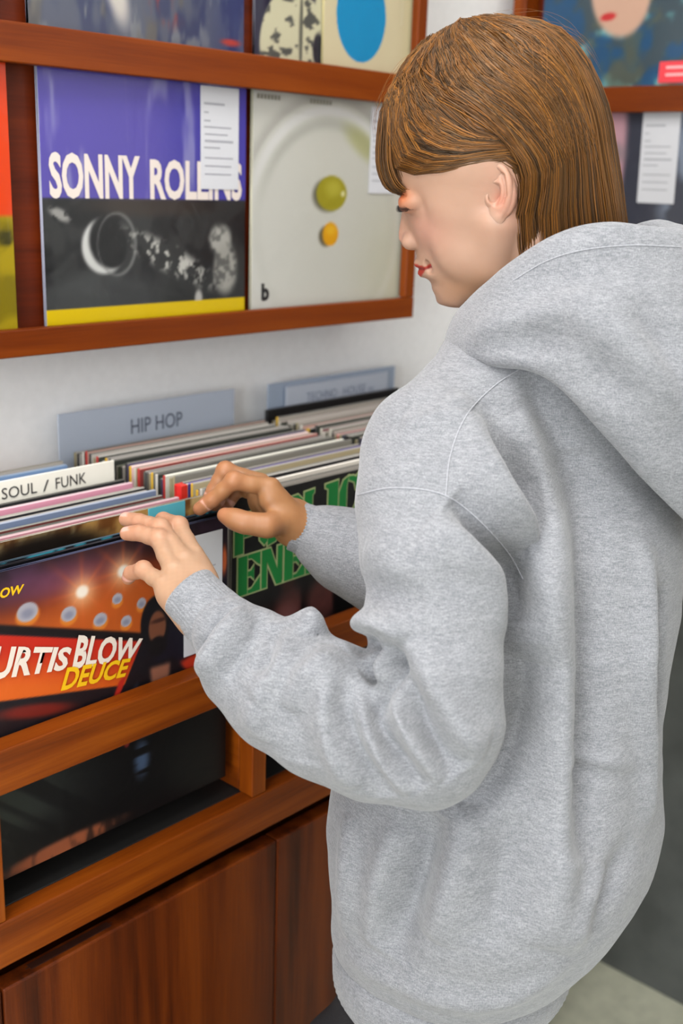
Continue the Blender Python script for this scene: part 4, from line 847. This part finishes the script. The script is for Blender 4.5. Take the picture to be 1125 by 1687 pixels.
HD_V, HD_F = build_hoodie()

# folds: pixel polyline, half width (m), height (m, + ridge / - groove), which surface
def tree_of(V, F): return BVHTree.FromPolygons([tuple(v) for v in V], [tuple(f) for f in F])
def drop(tree, px, py):
    d = CF+CR*(px-562.5)/FPX-CU*(py-843.5)/FPX; d = d/np.linalg.norm(d)
    h = tree.ray_cast(Vector(CAM), Vector(d)); return None if h[0] is None else np.array(h[0])
def on_surface(tree, pts, n=30):
    out = []
    for q in cr_spline(np.array(pts, float), n):
        p = drop(tree, q[0], q[1])
        if p is not None: out.append(p)
    return np.array(out)
def apply_folds(V, F, folds):
    tree = tree_of(V, F); N = normals(V, F); disp = np.zeros(len(V))
    for (pts, wd, ht) in folds:
        L = on_surface(tree, pts, 40)
        if len(L) > 6:
            for _ in range(6): L[1:-1] = (L[:-2]+L[2:])*0.25+L[1:-1]*0.5
        if len(L) < 2: continue
        lo = L.min(0)-3*wd; hi = L.max(0)+3*wd; m = np.where(((V > lo) & (V < hi)).all(1))[0]; P = V[m]
        best = np.full(len(m), 9.0); bt = np.zeros(len(m))
        for i in range(len(L)-1):
            a, b_ = L[i], L[i+1]; ba = b_-a; t = np.clip(((P-a)@ba)/max(ba@ba, 1e-12), 0, 1); d = np.linalg.norm(P-a-t[:, None]*ba, axis=1)
            u = d < best; best[u] = d[u]; bt[u] = (i+t[u])/(len(L)-1)
        taper = np.sin(np.clip(bt, 0.0, 1.0)*PI)**0.6
        disp[m] += ht*np.exp(-(best/wd)**2)*np.clip(taper+0.05, 0, 1)
    return V+N*disp[:, None]
FOLDS = [
 ([(742, 822), (795, 866), (842, 925), (856, 980), (854, 1030)], .013, -.017),
 ([(768, 680), (796, 775), (838, 868), (880, 955), (890, 1030), (880, 1090)], .018, .018),
 ([(700, 860), (760, 900), (810, 960), (828, 1040)], .018, .008),
 ([(800, 660), (835, 760), (872, 860), (900, 950)], .012, -.008),
 ([(848, 680), (888, 800), (914, 900), (925, 1020), (928, 1150), (923, 1300), (912, 1450), (904, 1560)], .020, .024),
 ([(945, 740), (958, 880), (962, 1020), (962, 1150), (955, 1300), (945, 1420)], .024, -.022),
 ([(1000, 800), (1010, 950), (1010, 1100), (1005, 1250)], .030, -.008),
 ([(1062, 890), (1064, 1000), (1056, 1150), (1060, 1290), (1066, 1360)], .013, .011),
 ([(1092, 960), (1084, 1100), (1078, 1220)], .012, -.009),
 ([(922, 1250), (980, 1256), (1045, 1264)], .006, .0028), ([(925, 1266), (980, 1274), (1040, 1280)], .008, -.002),
 ([(556, 1072), (578, 1038), (606, 1020), (640, 1028), (664, 1058)], .010, .013),
 ([(578, 1068), (598, 1050), (614, 1066), (612, 1104), (598, 1116)], .008, -.018),
 ([(640, 1058), (646, 1092), (640, 1135), (628, 1180)], .008, -.016),
 ([(652, 1076), (690, 1165), (730, 1235), (760, 1270)], .012, -.016),
 ([(604, 1120), (622, 1185), (656, 1250), (700, 1300)], .012, -.014),
 ([(572, 1120), (570, 1190), (592, 1255), (640, 1315)], .013, -.015),
 ([(628, 1070), (636, 1130), (672, 1215), (722, 1290)], .010, .012),
 ([(588, 1120), (600, 1190), (628, 1255), (672, 1310)], .010, .011),
 ([(548, 1092), (540, 1160), (552, 1230), (580, 1300)], .013, .010),
 ([(668, 1066), (708, 1140), (756, 1215), (800, 1235)], .016, .010),
 ([(556, 1076), (525, 1100), (495, 1130), (470, 1170)], .011, .009),
 ([(500, 1120), (480, 1190), (500, 1260)], .016, -.006), ([(440, 1140), (420, 1180), (430, 1220)], .014, .005),
 ([(868, 1060), (866, 1120), (856, 1180), (836, 1240), (806, 1290), (760, 1335)], .016, -.016),
 ([(462, 1014), (480, 1012), (498, 1030), (520, 1050)], .012, .014), ([(453, 1030), (444, 1075), (424, 1115)], .009, -.010),
 ([(470, 1040), (455, 1100), (420, 1150)], .012, .007),
 ([(395, 1005), (372, 1050), (345, 1092), (330, 1105)], .012, .011), ([(385, 1000), (350, 1045), (318, 1075)], .006, -.007),
 ([(430, 1010), (410, 1060), (370, 1120)], .008, -.006),
 ([(722, 1340), (692, 1420), (662, 1500), (640, 1570)], .020, -.020),
 ([(660, 1360), (630, 1450), (612, 1560)], .016, .009), ([(770, 1325), (742, 1430), (712, 1550)], .020, .011),
 ([(575, 1340), (572, 1450), (568, 1540)], .014, .007), ([(840, 1340), (830, 1450), (800, 1560)], .018, -.008),
 ([(560, 1560), (600, 1592), (660, 1618), (750, 1648), (830, 1648), (900, 1612), (940, 1580)], .014, .006),
 ([(990, 1420), (960, 1500), (925, 1570)], .016, .009), ([(1040, 1380), (1000, 1460), (960, 1530)], .014, -.007),
 ([(596, 960), (640, 985), (700, 990)], .012, -.005), ([(600, 900), (660, 930), (740, 930)], .018, .004),
 ([(880, 612), (905, 690), (950, 770)], .016, -.008), ([(660, 700), (720, 690), (770, 650)], .014, .005)]
HD_V, HD_F = subdivide(HD_V, HD_F); HD_V = smooth_mesh(HD_V, HD_F, 1, 0.5)
HD_V = apply_folds(HD_V, HD_F, [(p, w, h*1.35) for p, w, h in FOLDS])
def cloth_noise(V, F, amp, sc, seed):
    r = np.random.default_rng(seed); d = np.zeros(len(V))
    for _ in range(9): k = r.normal(0, 1, 3); k /= np.linalg.norm(k); d += np.sin(V@(k*sc*r.uniform(0.6, 1.5))+r.uniform(0, 6))
    return V+normals(V, F)*(d/9*amp)[:, None]
HD_V = cloth_noise(HD_V, HD_F, .0028, 38, 4); HD_V = cloth_noise(HD_V, HD_F, .0008, 170, 9); HD_V = smooth_mesh(HD_V, HD_F, 1, 0.4)
hoodie = adopt(fast_obj('sweatshirt', HD_V, HD_F, M_fleece)); hoodie['label'] = 'grey marl hooded sweatshirt'
HTREE = tree_of(HD_V, HD_F)

def loft(rings, closed_u=True, cap=False):
    R = np.asarray(rings); m, n, _ = R.shape; V = R.reshape(-1, 3); I = np.arange(m*n).reshape(m, n)
    if closed_u: J = np.roll(I, -1, 1); F = np.stack([I[:-1], J[:-1], J[1:], I[1:]], -1).reshape(-1, 4)
    else: F = np.stack([I[:-1, :-1], I[:-1, 1:], I[1:, 1:], I[1:, :-1]], -1).reshape(-1, 4)
    return V, F
# hood: cross-sections around the neck (angle from the front, then radius/height pairs)
HK = {0: [(.050, -.030), (.058, .010), (.066, .022), (.078, .018), (.090, -.005), (.086, -.035), (.060, -.040)],
      45: [(.052, -.020), (.060, .020), (.069, .036), (.082, .030), (.093, .002), (.090, -.024), (.060, -.030)],
      70: [(.056, -.010), (.064, .040), (.073, .056), (.088, .049), (.106, .016), (.106, -.012), (.070, -.020)],
      90: [(.060, .000), (.068, .060), (.078, .077), (.096, .068), (.124, .022), (.122, -.008), (.080, -.012)],
      115: [(.062, .010), (.074, .080), (.085, .098), (.106, .088), (.142, .022), (.138, -.016), (.085, -.010)],
      140: [(.066, .010), (.084, .094), (.096, .112), (.120, .100), (.165, .005), (.158, -.072), (.095, -.020)],
      160: [(.070, .010), (.092, .094), (.105, .112), (.132, .098), (.184, -.022), (.176, -.132), (.110, -.040)],
      180: [(.072, .010), (.096, .092), (.112, .110), (.140, .094), (.192, -.035), (.182, -.165), (.115, -.050)]}
def build_hood():
    ks = sorted(HK); n = 160; ph = np.linspace(0, 360, n, endpoint=False); a = np.abs(((ph+180) % 360)-180)
    ang = np.array([-ks[1]]+ks+[360-ks[-2]], float); vals = np.array([HK[ks[1]]]+[HK[k] for k in ks]+[HK[ks[-2]]])
    # monotone-ish cubic through the keys
    def interp(x):
        i = np.clip(np.searchsorted(ang, x, 'right')-1, 1, len(ang)-3 if len(ang) > 3 else 1); i = np.clip(i, 1, len(ang)-2)
        i = np.minimum(i, len(ang)-2); t = (x-ang[i])/(ang[i+1]-ang[i])
        m0 = (vals[i+1]-vals[i-1])/(ang[i+1]-ang[i-1]); j = np.minimum(i+2, len(ang)-1); m1 = (vals[j]-vals[i])/(ang[j]-ang[i]); d = ang[i+1]-ang[i]
        return (2*t**3-3*t**2+1)*vals[i]+(t**3-2*t**2+t)*d*m0+(-2*t**3+3*t**2)*vals[i+1]+(t**3-t**2)*d*m1
    cols = []
    for p, q in zip(ph, a):
        sec = cr_spline(interp(min(q, 179.999)), 44); e = math.cos(math.radians(p))*TF+math.sin(math.radians(p))*TL
        cols.append(NB+sec[:, :1]*e+sec[:, 1:]*TU)
    R = np.array(cols).transpose(1, 0, 2); return loft(R)
HO_V, HO_F = build_hood()
HOOD_FOLDS = [
 ([(775, 560), (830, 535), (910, 515), (1000, 480), (1110, 470)], .012, -.007),
 ([(770, 580), (820, 562), (880, 560), (960, 600), (1030, 660), (1100, 760)], .016, .008),
 ([(930, 530), (1000, 545), (1060, 600), (1115, 680)], .018, -.010),
 ([(980, 640), (1040, 690), (1090, 790)], .014, -.006),
 ([(850, 480), (930, 455), (1020, 440), (1120, 445)], .014, .006),
 ([(1040, 520), (1090, 560), (1122, 620)], .014, .008), ([(880, 590), (940, 590), (990, 640)], .010, -.006)]
HO_V = apply_folds(HO_V, HO_F, [(p, w, h*1.4) for p, w, h in HOOD_FOLDS]); HO_V = cloth_noise(HO_V, HO_F, .006, 50, 6)
hood = adopt(fast_obj('hood', HO_V, HO_F, M_fleece), None); hood.parent = hoodie

# cuffs and waistband with knitted ribs
def rib_tube(name, path, radii, nrib, depth, parent, n=160, squash=None, inner=True):
    path = np.asarray(path, float); m = len(path); rings = []; up = np.array([0, 0, 1.0])
    prev = None
    for i in range(m):
        t = path[min(i+1, m-1)]-path[max(i-1, 0)]; t /= np.linalg.norm(t); s = np.cross(t, up); s /= np.linalg.norm(s); w = np.cross(s, t)
        th = np.linspace(0, 2*PI, n, endpoint=False); r = radii[i]*(1+depth*np.cos(th*nrib))
        rings.append(path[i]+np.outer(r*np.cos(th), s)+np.outer(r*np.sin(th), w))
    V, F = loft(rings); o = fast_obj(name, V, F, M_fleece); o.parent = parent; o.matrix_parent_inverse = Matrix.Identity(4); return o
c0, c1 = PT(378, 1046, 1.012), PT(309, 973, 1.030)
ts = [0.0, 0.3, 0.6, 0.85, 0.97, 1.0, 0.99, 0.9, 0.5]; rs = [.0320, .0300, .0278, .0268, .0268, .0258, .0246, .0240, .0250]
rib_tube('cuff', [c0+(c1-c0)*t for t in ts], rs, 44, 0.012, hoodie)
c0, c1 = PT(545, 890, 1.206), PT(487, 866, 1.205)
rib_tube('cuff', [c0+(c1-c0)*t for t in ts], [r*1.0 for r in rs], 44, 0.012, hoodie)
# waistband
def band():
    rings = []; zt = TP[0, 0]+0.026
    c = np.array([TP[0, 1], TP[0, 2], 0]); a0 = TP[0, 3]; n = 360; th = np.linspace(0, 2*PI, n, endpoint=False)
    cz = PT(745, 1605, 1.175)
    for (f, s, q) in ((0.0, 0.93, 0.0), (0.12, 0.985, 0.3), (0.35, 1.005, 0.8), (0.7, 0.995, 1), (0.93, 0.93, 0.8), (1.0, 0.91, 0.2), (0.98, 0.89, 0), (0.6, 0.90, 0)):
        a = a0*s*(1+0.0035*np.cos(th*90)*q); cc = c+(np.array([cz[0], cz[1], 0])-c)*f*0.6
        p = cc+np.outer(a*np.cos(th), TL)+np.outer(a*RHO*np.sin(th), TF); p[:, 2] = zt-0.064*f; rings.append(p)
    return loft(rings)
V, F = band(); wb = fast_obj('waistband', V, F, M_fleece); wb.parent = hoodie

# stitched seams lying on the cloth
def seam(tree, pts, parent, r=0.0009, n=70, lift=0.0004):
    L = on_surface(tree, pts, n); jump = np.linalg.norm(np.diff(L, axis=0), axis=1) > 0.014
    if jump.any(): L = L[:int(np.argmax(jump))+1]
    if len(L) < 3: return
    L = smooth_line(L); rings = []
    for i in range(len(L)):
        t = L[min(i+1, len(L)-1)]-L[max(i-1, 0)]; t /= np.linalg.norm(t); v = CAM-L[i]; v /= np.linalg.norm(v); s = np.cross(t, v); s /= np.linalg.norm(s); w = np.cross(s, t)
        rr = r*(0.75+0.25*math.cos(i*PI)); c = L[i]+w*lift; rings.append([c+rr*(math.cos(a)*s+math.sin(a)*w) for a in np.linspace(0, 2*PI, 6, endpoint=False)])
    V, F = loft(rings); o = fast_obj('seam', V, F, plain('seam_thread', (150, 151, 156), 0.9)); o.parent = parent
def smooth_line(L):
    for _ in range(2): L[1:-1] = (L[:-2]+L[2:])*0.25+L[1:-1]*0.5
    return L
seam(HTREE, [(590, 815), (640, 804), (700, 807), (745, 822), (792, 860), (838, 912), (862, 955)], hoodie)
seam(HTREE, [(872, 598), (815, 635), (768, 685), (742, 750), (734, 818)], hoodie)
OT = tree_of(HO_V, HO_F)
seam(OT, [(845, 462), (900, 430), (960, 412), (1040, 404), (1122, 407)], hoodie, 0.0007)

# trousers and shoes
def build_trousers():
    Fd = Field((0.50, -0.95, 0.05), (1.15, -0.45, 0.80), 0.008)
    hc = np.array([TP[0, 1]-0.01, TP[0, 2], 0.70]); 
    Fd.ell(hc+TF*0.005, (0.116, 0.098, 0.12), 0.04)
    for s in (-1, 1):
        hip = hc+TL*0.058*s-TU*0.10+TF*0.052; kn = hip+TF*0.02-TU*0.24+TL*0.01*s; an = np.array([kn[0]-0.0, kn[1]-0.03, 0.06])
        Fd.chain([(hip, 0.086), (kn, 0.080), (an, 0.072)], 0.03)
    V, F = Fd.mesh(); return smooth_mesh(V, F, 3, 0.5), F
V, F = build_trousers()
adopt(fast_obj('trousers', V, F, plain('black_denim', (20, 20, 24), 0.85, 0.3, 700, 0.15)))
def build_shoe(s):
    Fd = Field((0.55, -0.95, -0.002), (1.1, -0.40, 0.16), 0.005)
    hc = np.array([TP[0, 1]-0.01, TP[0, 2], 0.70]); an = hc+TL*0.068*s+TF*0.062-np.array([0, 0.03, 0]); an[2] = 0.07
    Fd.cone(an+TF*-0.02-TU*0.03, an+TF*0.15-TU*0.04, 0.040, 0.036, 0.03); Fd.cone(an, an+TF*0.03-TU*0.02, 0.045, 0.045, 0.03)
    Fd.sub(lambda x, y, z: z-0.002+0*x+0*y, ((0.5, -1, -1), (1.2, -0.3, 0.002)), 0.004)
    V, F = Fd.mesh(); return smooth_mesh(V, F, 2, 0.5), F
for s in (-1, 1):
    V, F = build_shoe(s); adopt(fast_obj('shoe', V, F, plain('black_shoe', (26, 26, 28), 0.5)))

# body: head and neck, hands
V1, F1, C1 = build_head()
mcp = [f[0] for f in L_F]; V2, F2 = build_hand(L_WR, L_EL, mcp, L_F, L_T, palm_of(mcp, L_WR, 1), (0.58, -0.68, 1.03), (0.75, -0.36, 1.20))
C2 = finger_colour(V2, L_F, L_T, palm_of(mcp, L_WR, 1), (162, 128, 102))
mcp = [f[0] for f in R_F]; V3, F3 = build_hand(R_WR, R_EL, mcp, R_F, R_T, palm_of(mcp, R_WR, -1), (0.72, -0.56, 1.08), (0.93, -0.34, 1.24))
C3 = finger_colour(V3, R_F, R_T, palm_of(mcp, R_WR, -1), (146, 102, 66))
def build_core():
    Fd = Field((0.60, -0.92, 0.66), (1.28, -0.42, 1.42), 0.009)
    c0 = np.array([TP[0, 1], TP[0, 2], 0.74]); c1 = NB-TU*0.11+TF*0.01; mid = (c0+c1)/2
    Fd.cone(c0, mid, 0.085, 0.075, 0.04); Fd.cone(mid, c1, 0.075, 0.075, 0.04); Fd.cone(c1-TU*0.02, NB+TU*0.03, 0.055, 0.044, 0.03)
    ls = PT(722, 760, 1.02); rs_ = 2*c1-ls; rs_[2] = ls[2]
    Fd.cone(ls, c1, 0.040, 0.05, 0.03); Fd.cone(rs_, c1, 0.040, 0.05, 0.03)
    le = PT(715, 1205, 0.945); re = np.array([1.035, -0.585, 1.085])
    Fd.chain([(ls, 0.040), (le, 0.034), (L_EL, 0.028)], 0.02); Fd.chain([(rs_, 0.040), (re, 0.034), (R_EL, 0.028)], 0.02)
    V, F = Fd.mesh(); return smooth_mesh(V, F, 2, 0.5), F
V4, F4 = build_core(); C4 = np.zeros((len(V4), 3))+lin((176, 140, 116))
BV = np.concatenate([V1, V2, V3, V4]); BF = np.concatenate([F1, F2+len(V1), F3+len(V1)+len(V2), F4+len(V1)+len(V2)+len(V3)])
body = adopt(fast_obj('body', BV, BF, M_skin, None, {'print': np.concatenate([C1, C2, C3, C4])}))

# ------------------------------------------------------------------ hair
HC = np.array([-10.0, 0.0, 46.0]); HR = np.array([111.0, 84.0, 119.0])
def build_hair():
    rng = np.random.default_rng(5); ST = []; WC = []
    D = math.radians
    def surf(th, z, off=0.0):
        r = HR+off; q = (z-HC[2])/r[2]; f = math.sqrt(max(0.0, 1-q*q)) if z > HC[2] else 1.0
        p = np.array([HC[0]+r[0]*f*math.cos(D(th)), r[1]*f*math.sin(D(th)), z])
        if z < HC[2]: p[0] += 0.03*(HC[2]-z); p[1] *= 1-0.0007*(HC[2]-z)
        if z < 20 and 90 < abs(th) < 150: p[0] += 0.5*min(20-z, 80)*(150-abs(th))/60
        return p
    base = np.array([92, 57, 22.0])
    def clump(keys, n, spread, woff, jit=1.0, wide=(0.22, 0.46), tone=None):
        """keys: (theta, z, offset) control points; n hairs scattered round them"""
        k = tone if tone is not None else rng.random(); cb = base*(0.52+0.72*k)+np.array([30, 20, 4])*(rng.random() < 0.3)
        for _ in range(n):
            dt = rng.normal(0, spread); do = rng.uniform(*woff); a = rng.normal(0, 1.0, 3)*jit
            pts = []
            m = len(keys)
            for i, (th, z, o) in enumerate(keys):
                s = i/(m-1); fan = 0.5+0.9*s; pts.append(surf(th+dt*fan*(1.2 if z > 120 else 1.0), min(z, HC[2]+HR[2]*0.99)+rng.normal(0, 0.6), o+do)+a*s)
            ST.append(cr_spline(pts, 15)); WC.append((rng.uniform(*wide), np.clip(cb*rng.uniform(0.82, 1.18), 0, 255)))
    # back and far side: from the crown straight down into the hood
    for i in range(430):
        th1 = rng.uniform(120, 270); th0 = th1+rng.normal(0, 6); z0 = rng.uniform(135, 163)
        clump([(th0, z0, -4), (th0+(th1-th0)*.3, z0*.72+46*.28+6, 0), (th0+(th1-th0)*.7, z0*.36+46*.64+9, 0), (th1, 46, 0), (th1, 5, -1), (th1, -50, -4), (th1, rng.uniform(-185, -150), -14)], 11, 2.2, (-7, 2))
    # near side, combed down and back to fall behind the ear
    for i in range(330):
        q = rng.random(); th1 = 104+42*q; th0 = th1-rng.uniform(30, 62)*(1-0.55*q); z0 = rng.uniform(140, 163)
        zt = rng.uniform(44, 60); zb = rng.uniform(-175, -140)
        clump([(th0, z0, -4), (th0*.65+th1*.35, z0*.62+zt*.38, 1), (th0*.3+th1*.7, z0*.28+zt*.72, 1), (th1-2, 38, 0), (th1+3, 8, -2), (th1+5, -40, -7-7*(1-q)), (th1+8, zb, -14-10*(1-q))], 12, 1.7, (-6, 2))
    # front side, swept over the temple and tucked above the ear
    for i in range(250):
        for sd in ((1, -1) if i % 4 == 0 else (1,)):
            q = rng.random(); th0 = rng.uniform(-14, 46); z0 = rng.uniform(142, 163); thm = 34+38*q; zm = 54+56*q*rng.uniform(0.35, 1.15)
            ze = 33+13*q; the = 97+6*q
            K = [(th0, z0, -4), (th0*.5+thm*.5, z0*.55+zm*.45, 2), (thm, zm, 1), (thm*.55+the*.45, zm*.36+ze*.64, -2), (the, ze, -5), (the+9, ze-26, -9), (the+13, -28, -16), (the+19, rng.uniform(-160, -110), -26)]
            clump([(t*sd, z, o) for t, z, o in K], 12, 1.5, (-6, 2))
    # fringe arching forward and curling in at the brow
    for i in range(150):
        y = rng.uniform(-52, 46); th = math.degrees(math.asin(np.clip(y/HR[1], -0.9, 0.9))); b_ = rng.uniform(-2, 7); ze = rng.uniform(30, 37)
        clump([(th*.6, rng.uniform(128, 160), -1), (th*.8, 116, 1), (th, 90, b_*.6), (th, 64, b_+1), (th, 46, b_+1), (th*1.02, 34, b_-4), (th*1.03, ze-7, b_-13-rng.uniform(0, 6))], 7, 1.4, (-4, 2), 0.8, (0.25, 0.5))
    # thin strand falling over the temple
    for i in range(5):
        clump([(30, 128, 0), (36, 90, 0), (40, 62, -6), (47, 44, -14), (62, 37, -20), (76, 40, -20)], 3, 0.6, (-3, 0), 0.6, (0.16, 0.22))
    # stray hairs lifting off the crown
    for i in range(70):
        th = rng.uniform(10, 200); z0 = rng.uniform(120, 160); u = rng.uniform(4, 15); dth = rng.uniform(-30, 30)
        clump([(th, z0, -2), (th+dth*.3, z0-8, u*.7), (th+dth*.7, z0-24, u), (th+dth, z0-46, u*.8)], 1, 1, (0, 2), 1.0, (0.10, 0.15), 0.7)
    S = np.array(ST); n, m, _ = S.shape; T = np.gradient(S, axis=1); T /= np.maximum(np.linalg.norm(T, axis=2, keepdims=True), 1e-9)
    rad = S-np.array([-10, 0, 20.0]); A = np.cross(T, rad); A /= np.maximum(np.linalg.norm(A, axis=2, keepdims=True), 1e-9); B = np.cross(A, T)
    w = np.array([q[0] for q in WC])[:, None, None]*np.interp(np.linspace(0, 1, m), [0, .1, .8, 1], [.7, 1, .9, .25])[None, :, None]
    ring = [S+w*(math.cos(a)*A*1.5+math.sin(a)*B) for a in (PI/2, PI/2+2*PI/3, PI/2+4*PI/3)]
    V = np.stack(ring, 2).reshape(-1, 3); I = np.arange(n*m*3).reshape(n, m, 3); J = np.roll(I, -1, 2)
    F = np.stack([I[:, :-1], J[:, :-1], J[:, 1:], I[:, 1:]], -1).reshape(-1, 4)
    col = np.repeat(np.array([q[1] for q in WC]), m*3, axis=0)
    # under-layer closing the gaps between strands
    Fd = Field((-130, -100, -150), (120, 100, 170), 2.5)
    Fd.ell(HC, HR-7, 4); Fd.sub(lambda x, y, z: z-(14+0*x+0*y), ((-130, -100, -110), (120, 100, 14)), 3); Fd.cone((-26, 0, 40), (-44, 0, -160), 64, 40, 10)
    Fd.ell((86, 0, -46), (74, 120, 88), 6, sub=True)
    for s in (-1, 1): Fd.ell((14, s*84, -20), (46, 40, 55), 6, sub=True)
    CV, CF_ = Fd.mesh(); CV = smooth_mesh(CV, CF_, 2)
    V = np.concatenate([V, CV]); F = np.concatenate([F, CF_+len(col)]); col = np.concatenate([col, np.zeros((len(CV), 3))+np.array([46, 28, 13])])
    return h2w(V), F, lin(np.clip(col, 0, 255))
def hair_mat():
    m, nt, b = nmat('brown_hair'); N = nt.nodes; K = nt.links
    at = N.new('ShaderNodeAttribute'); at.attribute_name = 'print'; K.new(at.outputs['Color'], b.inputs['Base Color'])
    b.inputs['Roughness'].default_value = 0.45; b.inputs['Specular IOR Level'].default_value = 0.5; b.inputs['Specular Tint'].default_value = (1.0, 0.9, 0.74, 1)
    return m
V, F, C = build_hair()
adopt(fast_obj('hair', V, F, hair_mat(), None, {'print': C}))['label'] = 'straight brown bobbed hair tucked behind the ear'
# eyelashes of both eyes
def build_lashes():
    V = []; F = []
    for s in (-1, 1):
        for i in range(34):
            f = i/33; b_ = np.array([93.5-9.0*f**1.3, s*(19+25*f), 18.4-4.6*f]); L = 6.5+3.5*math.sin(PI*min(1, f*1.1)); d = np.array([0.92-0.5*f, s*(0.05+0.62*f), -0.42])
            d /= np.linalg.norm(d); e = b_+d*L+np.array([0, 0, 1.6]); mdl = b_+d*L*0.5-np.array([0, 0, 0.5]); w = np.array([0, 0.5, 0.15]); u = np.array([0.15, 0, 0.55]); k = len(V)
            for p, q in ((b_, 1.0), (mdl, 0.75), (e, 0.12)): V += [p-w*q, p+w*q, p+u*q]
            for j in range(2):
                for a in range(3): F.append((k+j*3+a, k+j*3+(a+1) % 3, k+j*3+3+(a+1) % 3, k+j*3+3+a))
    return h2w(np.array(V)), np.array(F)
V, F = build_lashes(); adopt(fast_obj('eyelashes', V, F, plain('lash_black', (24, 16, 14), 0.6)))
